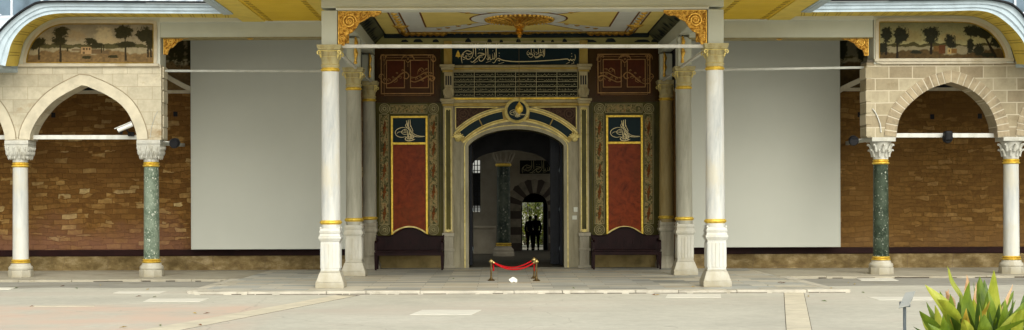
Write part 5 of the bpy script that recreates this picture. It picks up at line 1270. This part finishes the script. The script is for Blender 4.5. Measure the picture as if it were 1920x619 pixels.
# door leaves folded back
for L in (True, False):
    xx = PX(879.5, 34.3) if L else PX(1056, 34.4)
    r = thing('door_leaf', 'dark iron bound door leaf folded back on the %s side of the gate opening' % ('left' if L else 'right'), 'door', (xx, 35, 0), 'door leaves of the gate')
    a_, b_ = (xx, xx+.07) if L else (xx-.07, xx)
    if L: MB().box(a_, b_, 34.62, 36.1, .03, 3.4).build('panel', 'dark_door', r, bevel=.01)
    else: MB().box(b_-.30, b_-.02, 35.1, 35.18, .03, 3.4).box(a_, b_, 34.62, 35.1, .03, 3.4).build('panel', 'dark_door', r, bevel=.01)
    m = MB(); q = b_ if L else a_
    for z_ in (.4, 1.4, 2.4): m.box(q-.015, q+.015, 34.7, 36.0 if L else 35.05, z_, z_+.08)
    m.build('iron_strap', 'steel_post', r)
# audience hall behind
YH = 46.0
hall = thing('audience_hall', 'dim inner hall with striped arch doorway and grey marble walls seen through the gate', 'building', (1.2, YH, 0))
dr = [W(p[0], p[1], YH) for p in smooth([(977, 392), (979, 378), (987, 367), (1002, 362), (1017, 367), (1025, 378), (1028, 392)], 4)]
MB().prism([(-.25, -.1), (dr[0][0], -.1)]+dr+[(dr[-1][0], -.1), (7, -.1), (7, 6), (-.25, 6)], YH, YH+.4).build('wall', 'interior_plaster', hall)
m = MB(); cc = W(1002.5, 392, YH); n = 13
for k in range(n):
    a0, a1 = math.radians(180*k/n), math.radians(180*(k+1)/n); r0, r1 = .47, .98
    m.mi = k % 2
    m.prism([(cc[0]+r0*math.cos(a0), cc[1]+r0*1.15*math.sin(a0)), (cc[0]+r1*math.cos(a0), cc[1]+r1*math.sin(a0)), (cc[0]+r1*math.cos((a0+a1)/2)*1.04, cc[1]+r1*1.04*math.sin((a0+a1)/2)), (cc[0]+r1*math.cos(a1), cc[1]+r1*math.sin(a1)), (cc[0]+r0*math.cos(a1), cc[1]+r0*1.15*math.sin(a1))], YH-.05, YH-.002)
worn('stripe_pale', (.24, .21, .16), .25, 4, .7); worn('stripe_dark', (.07, .055, .045), .1, 4, .7)
m.build('striped_arch', ['stripe_pale', 'stripe_dark'], hall)
for xx in (dr[0][0]-.36, dr[-1][0]+.0):
    m = MB()
    for k in range(6): m.mi = k % 2; z0 = k*.27; m.box(xx, xx+.355, YH-.03, YH-.002, z0, z0+.265)
    m.build('striped_jamb', ['stripe_dark', 'stripe_pale'], hall)
p0, p1 = W(973, 328, YH), W(1040, 299, YH)
ib = MB().box(p0[0], p1[0], YH-.06, YH-.002, p0[1], p1[1]).build('inscription_board', 'black_verse', hall)
m = MB(); m.frame(p0[0], p1[0], p0[1], p1[1], .03, YH-.09, YH-.05); m.build('frame', 'interior_plaster', ib)
sub = [s_ for s_ in BASMALA if all(240 <= p[0] <= 940 for p in s_[0])]
kx = (57/720.); letters(sub, lambda p: W(978+(p[0]-250)*kx, 300.5+(p[1]-120)*kx*.82, YH), YH-.075, kx*YH/F*1.0, 'calligraphy', ib, 'faded_letters')
# window with grille, left
YWn = 44.5
wx0, wx1 = PX(884, YWn), PX(901, YWn); wz0, wz1 = PZ(398, YWn), PZ(300, YWn)
cz_ = PZ(0, 1)
MB().box(-4, wx0, YWn, YWn+.25, 0, 5.5).box(wx1, PX(931, YWn), YWn, YWn+.25, 0, 5.5).box(wx0, wx1, YWn, YWn+.25, 0, wz0).box(wx0, wx1, YWn, YWn+.25, wz1, 5.5).build('side_wall', 'interior_plaster', hall)
g = MB()
for k in range(4): xx = wx0+(wx1-wx0)*k/3; g.box(xx-.014, xx+.014, YWn+.02, YWn+.05, wz0, wz1)
for k in range(11): zz = wz0+(wz1-wz0)*k/10; g.box(wx0, wx1, YWn+.021, YWn+.049, zz-.012, zz+.012)
wn = g.build('window_grille', 'black_plastic', hall)
MB().box(wx0, wx1, YWn+.06, YWn+.08, PZ(386, YWn), PZ(324, YWn)).build('shutter', 'dark_door', wn)
m = MB(); m.box(PX(887, 43.6), PX(928, 43.6), 43.4, 43.9, 0, PZ(428, 43.6)); m.box(PX(885, 43.6), PX(930, 43.6), 43.35, 43.95, PZ(428, 43.6), PZ(424, 43.6)); m.build('marble_parapet', 'interior_plaster', hall, bevel=.01)
# tunnel through the hall
xt0, xt1 = dr[0][0], dr[-1][0]; YT = 63.6
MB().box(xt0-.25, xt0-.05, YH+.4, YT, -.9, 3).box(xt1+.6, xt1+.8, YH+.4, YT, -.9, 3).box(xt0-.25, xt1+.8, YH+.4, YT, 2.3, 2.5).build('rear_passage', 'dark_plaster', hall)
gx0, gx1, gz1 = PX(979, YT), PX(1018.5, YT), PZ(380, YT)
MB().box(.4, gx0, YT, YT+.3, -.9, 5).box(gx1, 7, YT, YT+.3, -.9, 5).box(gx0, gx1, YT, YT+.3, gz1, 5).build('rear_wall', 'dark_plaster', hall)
MB().box(-4, 7, 37.35, 44.7, 5.6, 5.9).box(-.6, 7, 44.7, YT, 5.6, 5.9).build('roof', 'dark_plaster', hall)  # unseen roof, cut back behind the window so daylight gets in there
struct(MB().slab([(-3, 46.3), (7, 46.3), (7, 63.6), (-3, 63.6)], -1.0, -.565).build('rear_floor', 'interior_floor'))
struct(MB().slab([(-6, 63.605), (12, 63.605), (12, 80.0), (-6, 80.0)], -.9, -.56).build('garden_path', 'slab_band'))
# green column of the hall porch
yc, xc = 41.5, PX(944, 41.5)
r = thing('porch_column', 'dim green breccia column with gilt rings inside, behind the gate opening', 'column', (xc, yc, 0))
MB().lathe([(.33, 0), (.33, .10), (.31, .12), (.31, .20), (.25, .26), (.235, .30)], xc, yc, 24).build('base', 'interior_plaster', r, True)
MB().lathe([(.215, .40), (.205, 2.72)], xc, yc, 28).build('shaft', 'dim_green_breccia', r, True)
for z_, h_ in ((.30, .05), (.355, .05), (2.72, .10)): MB().lathe([(.21, z_), (.245, z_+h_*.3), (.245, z_+h_*.7), (.21, z_+h_)], xc, yc, 28).build('gilt_ring', 'gold_leaf', r, True)
m = MB(); m.lathe([(.21, 2.82), (.22, 2.92), (.27, 3.05), (.32, 3.16)], xc, yc, 16); m.box(xc-.34, xc+.34, yc-.34, yc+.34, 3.16, 3.26)
for k in range(14): q = 2*PI*k/14; m.tube([(xc+.22*math.cos(q), yc+.22*math.sin(q), 2.86), (xc+.30*math.cos(q), yc+.30*math.sin(q), 3.05), (xc+.35*math.cos(q), yc+.35*math.sin(q), 3.13)], [.03, .03, .015], 6)
m.build('capital', 'interior_plaster', r, True)

# ================================================================== PEOPLE (seen against the light, far inside)
def skin(name, chains, mat, parent, root_first=True, sub=1):
    """chains: list of lists of (x, y, z, radius); equal points are welded into one tree"""
    bm = bmesh.new(); lay = bm.verts.layers.skin.verify(); seen = {}
    first = None
    for ch in chains:
        prev = None
        for x, y, z, r_ in ch:
            k = (round(x, 4), round(y, 4), round(z, 4))
            if k not in seen:
                v = bm.verts.new((x, y, z)); v[lay].radius = (r_, r_); seen[k] = v
                if first is None: v[lay].use_root = True; first = v
            v = seen[k]
            if prev is not None and prev != v and not any(e.other_vert(v) == prev for e in v.link_edges): bm.edges.new((prev, v))
            prev = v
    me = bpy.data.meshes.new(name); bm.to_mesh(me); bm.free(); me.materials.append(M[mat])
    o = bpy.data.objects.new(name, me); C.objects.link(o); o['_w'] = (0., 0., 0.)
    if parent is not None: o.parent = parent
    k = o.modifiers.new('skin', 'SKIN'); k.use_smooth_shade = True
    q = o.modifiers.new('sub', 'SUBSURF'); q.levels = sub; q.render_levels = sub
    return o
def person(X, Y, Zf, hgt, label, arm_out, lean, coat):
    k = hgt/1.75; P = lambda x, y, z, r_: (x*k, y*k, z*k, r_*k)
    pel = P(0, 0, .95, .14)
    ch = [[pel, P(0, 0, 1.10, .13), P(0, -.01, 1.30, .15), P(lean*.3, 0, 1.43, .12), P(lean*.6, 0, 1.50, .055), P(lean, .005, 1.56, .065), P(lean, .01, 1.64, .092), P(lean, .01, 1.71, .07)]]
    ch += [[P(lean, .01, 1.64, .092), P(lean, .115, 1.625, .016)], [P(lean, .01, 1.64, .092), P(lean-.085, 0, 1.635, .018)], [P(lean, .01, 1.64, .092), P(lean+.085, 0, 1.635, .018)]]
    arms = []
    for s_ in (-1, 1):
        out = arm_out if s_ == (1 if arm_out > 0 else -1) else 0
        if abs(out) > 0 and s_*arm_out > 0: A = [P(lean*.3, 0, 1.43, .12), P(s_*.17, 0, 1.42, .062), P(s_*.30, -.06, 1.22, .048), P(s_*.36, -.14, 1.30, .038), P(s_*.40, -.13, 1.34, .030)]
        else: A = [P(lean*.3, 0, 1.43, .12), P(s_*.17, 0, 1.42, .062), P(s_*.23, -.02, 1.16, .050), P(s_*.22, .06, .92, .038), P(s_*.215, .08, .84, .030)]
        arms.append(A); ch.append(A); h = A[-1]
        for j in range(4):
            fx = (j-1.5)*.017; ch.append([h, (h[0]+fx*k, h[1]+.01*k, h[2]-.07*k, .010*k), (h[0]+fx*k, h[1]+.02*k, h[2]-(.10+.008*(1.5-abs(j-1.5)))*k, .008*k)])
        ch.append([h, (h[0]-s_*.03*k, h[1]+.03*k, h[2]-.035*k, .011*k), (h[0]-s_*.03*k, h[1]+.04*k, h[2]-.065*k, .009*k)])
    legs = []
    for s_ in (-1, 1):
        Lg = [pel, P(s_*.09, 0, .88, .10), P(s_*.10, .01, .50, .062), P(s_*.11, -.01, .10, .042), P(s_*.115, .08, .04, .04), P(s_*.12, .16, .035, .03)]; legs.append(Lg); ch.append(Lg)
    body = skin('person', ch, 'skin_tone', None); body.location = (X, Y, Zf); tag(body, label, 'person', 'people silhouetted in the far doorway')
    body['_w'] = (0., 0., 0.)
    g = lambda A, e: [(x, y, z, r_+e*k) for x, y, z, r_ in A]
    skin('jacket', [[P(0, 0, .86, .165), P(0, 0, 1.10, .155), P(0, -.01, 1.30, .17), P(lean*.3, 0, 1.43, .13), P(lean*.5, 0, 1.475, .07)]]+[[P(lean*.3, 0, 1.43, .13)]+[(x, y, z, r_+.016*k) for x, y, z, r_ in A[1:4]] for A in arms], coat, body)
    skin('trousers', [[P(0, 0, .95, .15)]+[(x, y, z, r_+.016*k) for x, y, z, r_ in Lg[1:4]] for Lg in legs], 'dark_trousers', body)
    skin('shoes', [[(x, y, z, r_+.012*k) for x, y, z, r_ in legs[0][3:]]], 'black_hair', body); skin('shoes', [[(x, y, z, r_+.012*k) for x, y, z, r_ in legs[1][3:]]], 'black_hair', body)
    skin('hair', [[P(lean, -.03, 1.60, .07), P(lean, -.02, 1.68, .092), P(lean, .01, 1.73, .065)]], 'black_hair', body)
    return body
YPn = 62.9
person(PX(993.5, YPn), YPn, -.56, 1.60, 'person in dark clothes with back turned, left of the pair in the far doorway', .1, .02, 'dark_jacket')
person(PX(1005, YPn), YPn+.1, -.56, 1.64, 'person in dark clothes with back turned, right of the pair in the far doorway', -.1, -.02, 'dark_jacket')

# ================================================================== GARDEN BEYOND THE HALL
def leafblade(m, base, dirv, L, wd, bend, side, fold=.25, n=6, twist=0):
    d = Vector(dirv).normalized(); up = Vector((0, 0, 1)); s_ = d.cross(up)
    if s_.length < .05: s_ = Vector((1, 0, 0))
    s_.normalize(); p = Vector(base); vs = []; step = L/n; cur = d.copy()
    if twist: s_ = (Matrix.Rotation(twist, 3, d) @ s_)
    nrm = s_.cross(d)
    for i in range(n+1):
        t = i/n; w_ = wd*.5*(math.sin(PI*min(1, .10+.90*t**.85)))**.75*(1 if t < 1 else 0); w_ = max(w_, .0015)
        vs += [p-s_*w_+nrm*w_*fold, p.copy(), p+s_*w_+nrm*w_*fold]
        cur = (cur+Vector((0, 0, -bend*step))).normalized(); nrm = s_.cross(cur); p = p+cur*step
    fs = []
    for i in range(n):
        for j in (0, 1): a_ = i*3+j; fs.append((a_, a_+1, a_+4, a_+3))
    m.add(vs, fs)
rnd = random.Random(4)
for (px, lab, mats_, Y) in ((985, 'tall leafy green bush seen through the far doorway, left of the pair', ['leaf_bright', 'leaf_green', 'leaf_pale'], 68), (1000, 'pale flowering shrub between the heads of the pair in the doorway', ['leaf_pale', 'leaf_bright', 'leaf_green'], 70), (1015, 'leafy green bush seen through the far doorway, right of the pair', ['leaf_green', 'leaf_bright', 'leaf_dark'], 68.6)):
    X = PX(px, Y); r = thing('garden_bush', lab, 'bush', (X, Y, -.85), 'bushes beyond the hall')
    m = MB()
    for k in range(1100):
        m.mi = rnd.choice((0, 0, 1, 1, 2)); q = rnd.uniform(0, 2*PI); rr = .75*math.sqrt(rnd.random()); z = rnd.uniform(-.6, 2.9)
        leafblade(m, (X+rr*math.cos(q), Y+rr*math.sin(q)*.8, z), (math.cos(q)+rnd.uniform(-.6, .6), math.sin(q)+rnd.uniform(-.6, .6), rnd.uniform(-.3, .9)), rnd.uniform(.18, .42), rnd.uniform(.05, .10), 1.5, 0, n=3)
    m.build('foliage', mats_, r)
    m = MB()
    for k in range(5): q = 2*PI*k/5; m.tube([(X, Y, -.9), (X+.2*math.cos(q), Y+.2*math.sin(q), .5), (X+.4*math.cos(q), Y+.4*math.sin(q), 1.9)], [.035, .025, .01], 6)
    m.build('stems', 'brown_bronze', r, True)
m = MB(); m.box(PX(970, 67), PX(1028, 67), 67.0, 67.25, -.9, PZ(462, 67)+.0); m.box(PX(970, 67), PX(1028, 67), 66.95, 67.3, PZ(462, 67)+.002, PZ(460, 67)); tag(m.build('garden_wall', 'pale_paint'), 'low pale garden wall behind the legs of the pair', 'wall')

# ================================================================== PLANT AND INFORMATION SIGN IN THE FOREGROUND
YP = 9.0
def P3(px, py, Y): x, z = W(px, py, Y); return Vector((x, Y, z))
pc = PX(1838, YP)
bed = MB(); n = 26; bed.slab([(pc+1.5*math.cos(2*PI*k/n)*(1+.06*math.sin(3*k)), YP+1.2*math.sin(2*PI*k/n)) for k in range(n)], -.2, -.04); struct(bed.build('planting_bed', 'soil'))
plant = thing('broad_leaf_plant', 'broad leaved green plant with yellowing and dry leaf tips at the lower right corner', 'plant', (pc, YP, -.04))
rnd = random.Random(9); mats_ = ['leaf_green', 'leaf_bright', 'leaf_dark', 'leaf_yellow', 'leaf_dry']
def leaf_to(m, mi, base, tip, wd, arch=.12, fold=.3, twist=0, n=10, face=0):
    """leaf from base to tip, bowed outwards; face turns the blade about its own axis"""
    b, t = Vector(base), Vector(tip); d = t-b; L = d.length; d.normalize()
    s_ = Vector((1, 0, 0))-d*d.x; s_.normalize(); s_ = Matrix.Rotation(face, 3, d) @ s_; nn = s_.cross(d)
    vs = []; m.mi = mi; ph = rnd.uniform(0, 6)
    for i in range(n+1):
        q = i/n; w_ = wd*.5*max(.02, math.sin(PI*(.06+.94*q)**.72)**.8)
        if i == n: w_ = .001
        c_ = b+d*L*q+nn*arch*L*math.sin(PI*q)+nn*(.006*math.sin(ph+q*9))
        ww = Matrix.Rotation(twist*q, 3, d) @ s_; n2 = ww.cross(d)
        vs += [c_-ww*w_-n2*w_*fold, c_-ww*w_*.5-n2*w_*fold*.35, c_, c_+ww*w_*.5-n2*w_*fold*.35, c_+ww*w_-n2*w_*fold]
    fs = []
    for i in range(n):
        for j in range(4): a_ = i*5+j; fs.append((a_, a_+1, a_+6, a_+5))
    m.add(vs, fs)
def fleaf(nm, items):
    for (bx, by, tx, ty, wpx, mi, dy, face) in items:
        m = MB(); b = P3(bx, by, YP+dy); t = P3(tx, ty, YP+dy*1.3)
        leaf_to(m, 0, b, t, wpx*1.02*YP/F, rnd.uniform(-.09, .15), rnd.uniform(.25, .6), rnd.uniform(-.9, .9), face=face)
        m.build(nm, mats_[mi], plant, True)
fleaf('leaf', [(1775, 650, 1752, 572, 18, 1, .05, .2), (1785, 650, 1768, 590, 22, 0, -.35, .1), (1765, 655, 1738, 566, 14, 0, .1, .5), (1790, 650, 1803, 566, 20, 2, .2, -.3),
    (1872, 640, 1863, 507, 30, 1, .0, .1), (1838, 640, 1837, 518, 34, 0, .15, -.2), (1830, 640, 1817, 528, 36, 0, -.05, .3), (1850, 640, 1846, 524, 26, 0, .25, 0), (1812, 570, 1775, 500, 12, 1, .2, .6),
    (1800, 620, 1735, 534, 26, 1, -.1, .3), (1802, 640, 1762, 545, 22, 0, .1, -.3), (1790, 640, 1781, 551, 24, 0, -.2, .2), (1775, 640, 1724, 583, 22, 0, -.15, .3), (1800, 600, 1757, 560, 18, 1, -.3, 0),
    (1818, 575, 1813, 515, 14, 4, .1, .2), (1826, 600, 1829, 529, 10, 4, .05, .5), (1842, 620, 1857, 564, 14, 3, -.3, .3), (1815, 640, 1812, 578, 18, 3, -.35, -.2), (1790, 580, 1773, 545, 14, 4, .3, 0), (1782, 575, 1779, 542, 12, 4, .32, .3),
    (1868, 600, 1898, 533, 8, 4, .1, .3), (1865, 610, 1900, 545, 18, 0, .1, .4), (1880, 640, 1902, 550, 20, 2, -.1, .5), (1880, 640, 1930, 560, 30, 0, -.15, .3), (1870, 640, 1940, 575, 24, 1, -.3, .2), (1860, 640, 1935, 600, 22, 0, -.4, .1),
    (1850, 640, 1845, 590, 26, 0, -.45, 0), (1825, 650, 1808, 600, 26, 1, -.4, .2), (1795, 650, 1740, 607, 20, 0, -.3, .2), (1780, 655, 1712, 612, 16, 2, -.25, .1), (1770, 650, 1728, 598, 16, 1, .2, .2), (1840, 640, 1826, 560, 24, 1, .0, .1), (1858, 640, 1852, 545, 30, 0, -.02, -.1),
    (1810, 640, 1797, 566, 24, 0, .05, .2), (1890, 640, 1925, 540, 16, 2, .3, .5), (1900, 640, 1960, 590, 26, 0, -.2, .2), (1895, 640, 1950, 545, 18, 0, .1, .2), (1822, 640, 1800, 550, 20, 2, .3, .1), (1880, 640, 1885, 560, 22, 0, -.2, 0), (1905, 650, 1915, 580, 26, 1, -.35, .1)])
for k in range(54):      # inner crowd of narrower leaves
    u = rnd.uniform(-1, 1); bx = 1842+u*52; m = MB(); dy = rnd.uniform(.05, .55)*rnd.choice((-.6, 1)); top = 640-(1-abs(u)**1.6)*rnd.uniform(40, 116)
    b = P3(bx, 650, YP+dy); t = P3(bx+u*rnd.uniform(20, 75)+rnd.uniform(-16, 16), top, YP+dy*1.4)
    leaf_to(m, 0, b, t, rnd.uniform(10, 20)*YP/F, rnd.uniform(-.08, .10), rnd.uniform(.2, .5), rnd.uniform(-.6, .6), face=rnd.uniform(-.8, .8)); m.build('leaf', mats_[rnd.choice((0, 0, 1, 2, 2, 2, 3))], plant, True)
low = MB()
for cx_, cy_ in ((-.32, -.1), (.0, 0), (.30, .1), (-.05, -.32), (.18, -.28)):    # lower rosettes, mostly below the frame
    for k in range(9):
        q = 2*PI*k/9+rnd.uniform(-.2, .2); rad = rnd.uniform(.25, .5); b = (pc+cx_*.7, YP+cy_*.7, -.03); hgt = rnd.uniform(.42, .74)
        t = (pc+cx_+rad*math.cos(q), YP+cy_+rad*math.sin(q)*.8, hgt)
        leaf_to(low, rnd.choice((0, 0, 1, 2, 2, 3)), b, t, rnd.uniform(.07, .11), rnd.uniform(-.05, .05), .3, rnd.uniform(-.5, .5))
low.build('lower_leaves', mats_, plant, True)['kind'] = 'stuff'
# stems that carry the tall leaves down to the soil
m = MB()
for px in (1780, 1800, 1815, 1830, 1845, 1860, 1875, 1895):
    a_ = P3(px, 635, YP); m.tube([(pc+(a_.x-pc)*.5, YP, -.04), (pc+(a_.x-pc)*.8, YP, .35), (a_.x, YP, a_.z+.02)], [.03, .025, .02], 8)
m.build('stems', 'leaf_green', plant, True)
YS = 9.6
sg = thing('information_sign', 'small tilted grey information panel on a thin post beside the leafy plant', 'sign', (PX(1700, YS), YS, -.09))
a_, b_, c_, d_ = P3(1684.5, 578, YS-.06), P3(1697.5, 549.5, YS+.14), P3(1717, 546.5, YS+.14), P3(1704.5, 573.5, YS-.06)
m = MB(); nn = (b_-a_).cross(d_-a_).normalized()*.005
if nn.y > 0: nn = -nn
m.add([tuple(p+nn) for p in (a_, b_, c_, d_)]+[tuple(p-nn) for p in (a_, b_, c_, d_)], [(0, 1, 2, 3), (7, 6, 5, 4), (0, 4, 5, 1), (1, 5, 6, 2), (2, 6, 7, 3), (3, 7, 4, 0)])
m.build('panel', 'steel_panel', sg, bevel=.003)
ce = (a_+b_+c_+d_)/4; pb = P3(1699.5, 640, YS)
MB().tube([(pb.x, YS+.04, -.09), (pb.x, YS+.04, ce.z-.03)], .0115, 12).build('post', 'steel_post', sg, True)
MB().box(pb.x-.03, pb.x+.03, YS+.0, YS+.07, ce.z-.05, ce.z-.015).build('bracket', 'steel_post', sg, bevel=.003)
MB().lathe([(.07, -.09), (.07, -.08), (.02, -.075)], pb.x, YS+.04, 16).build('foot', 'steel_post', sg)

# ================================================================== FALLEN LEAVES AND GRIT
rnd = random.Random(21); m = MB()
for px, py in ((30, 540.5), (117, 537), (143, 541), (189, 535), (277, 543), (231, 614), (300, 611), (375, 610), (60, 575), (1225, 553), (1232, 553.5), (1468, 531), (1462, 530), (1590, 531), (1602, 533), (1618, 549), (1545, 565), (1490, 548), (1558, 541), (1440, 536), (1385, 527), (1352, 526), (440, 513), (387, 588), (850, 523), (1075, 541), (1300, 538), (700, 549), (760, 549), (365, 588), (260, 556), (290, 557), (1515, 556), (1580, 544)):
    z = 0.006 if (py < 543 and 480 < px < 1560) else -.042
    X, Y = G(px, py, z); q = rnd.uniform(0, PI); L_ = rnd.uniform(.03, .07)
    m.mi = rnd.choice((0, 1, 2)); c_, s_ = math.cos(q), math.sin(q)
    m.add([(X-c_*L_, Y-s_*L_, z), (X+s_*L_*.4, Y-c_*L_*.4, z+.02), (X+c_*L_, Y+s_*L_, z+.008), (X-s_*L_*.4, Y+c_*L_*.4, z+.012)], [(0, 1, 2, 3)])
o = m.build('fallen_leaves', ['leaf_yellow', 'ceiling_brown', 'leaf_dark']); tag(o, 'scattered dry fallen leaves and grit on the courtyard paving', 'fallen leaves'); o['kind'] = 'stuff'
for o in bpy.data.objects:
    if '_w' in o.keys(): del o['_w']
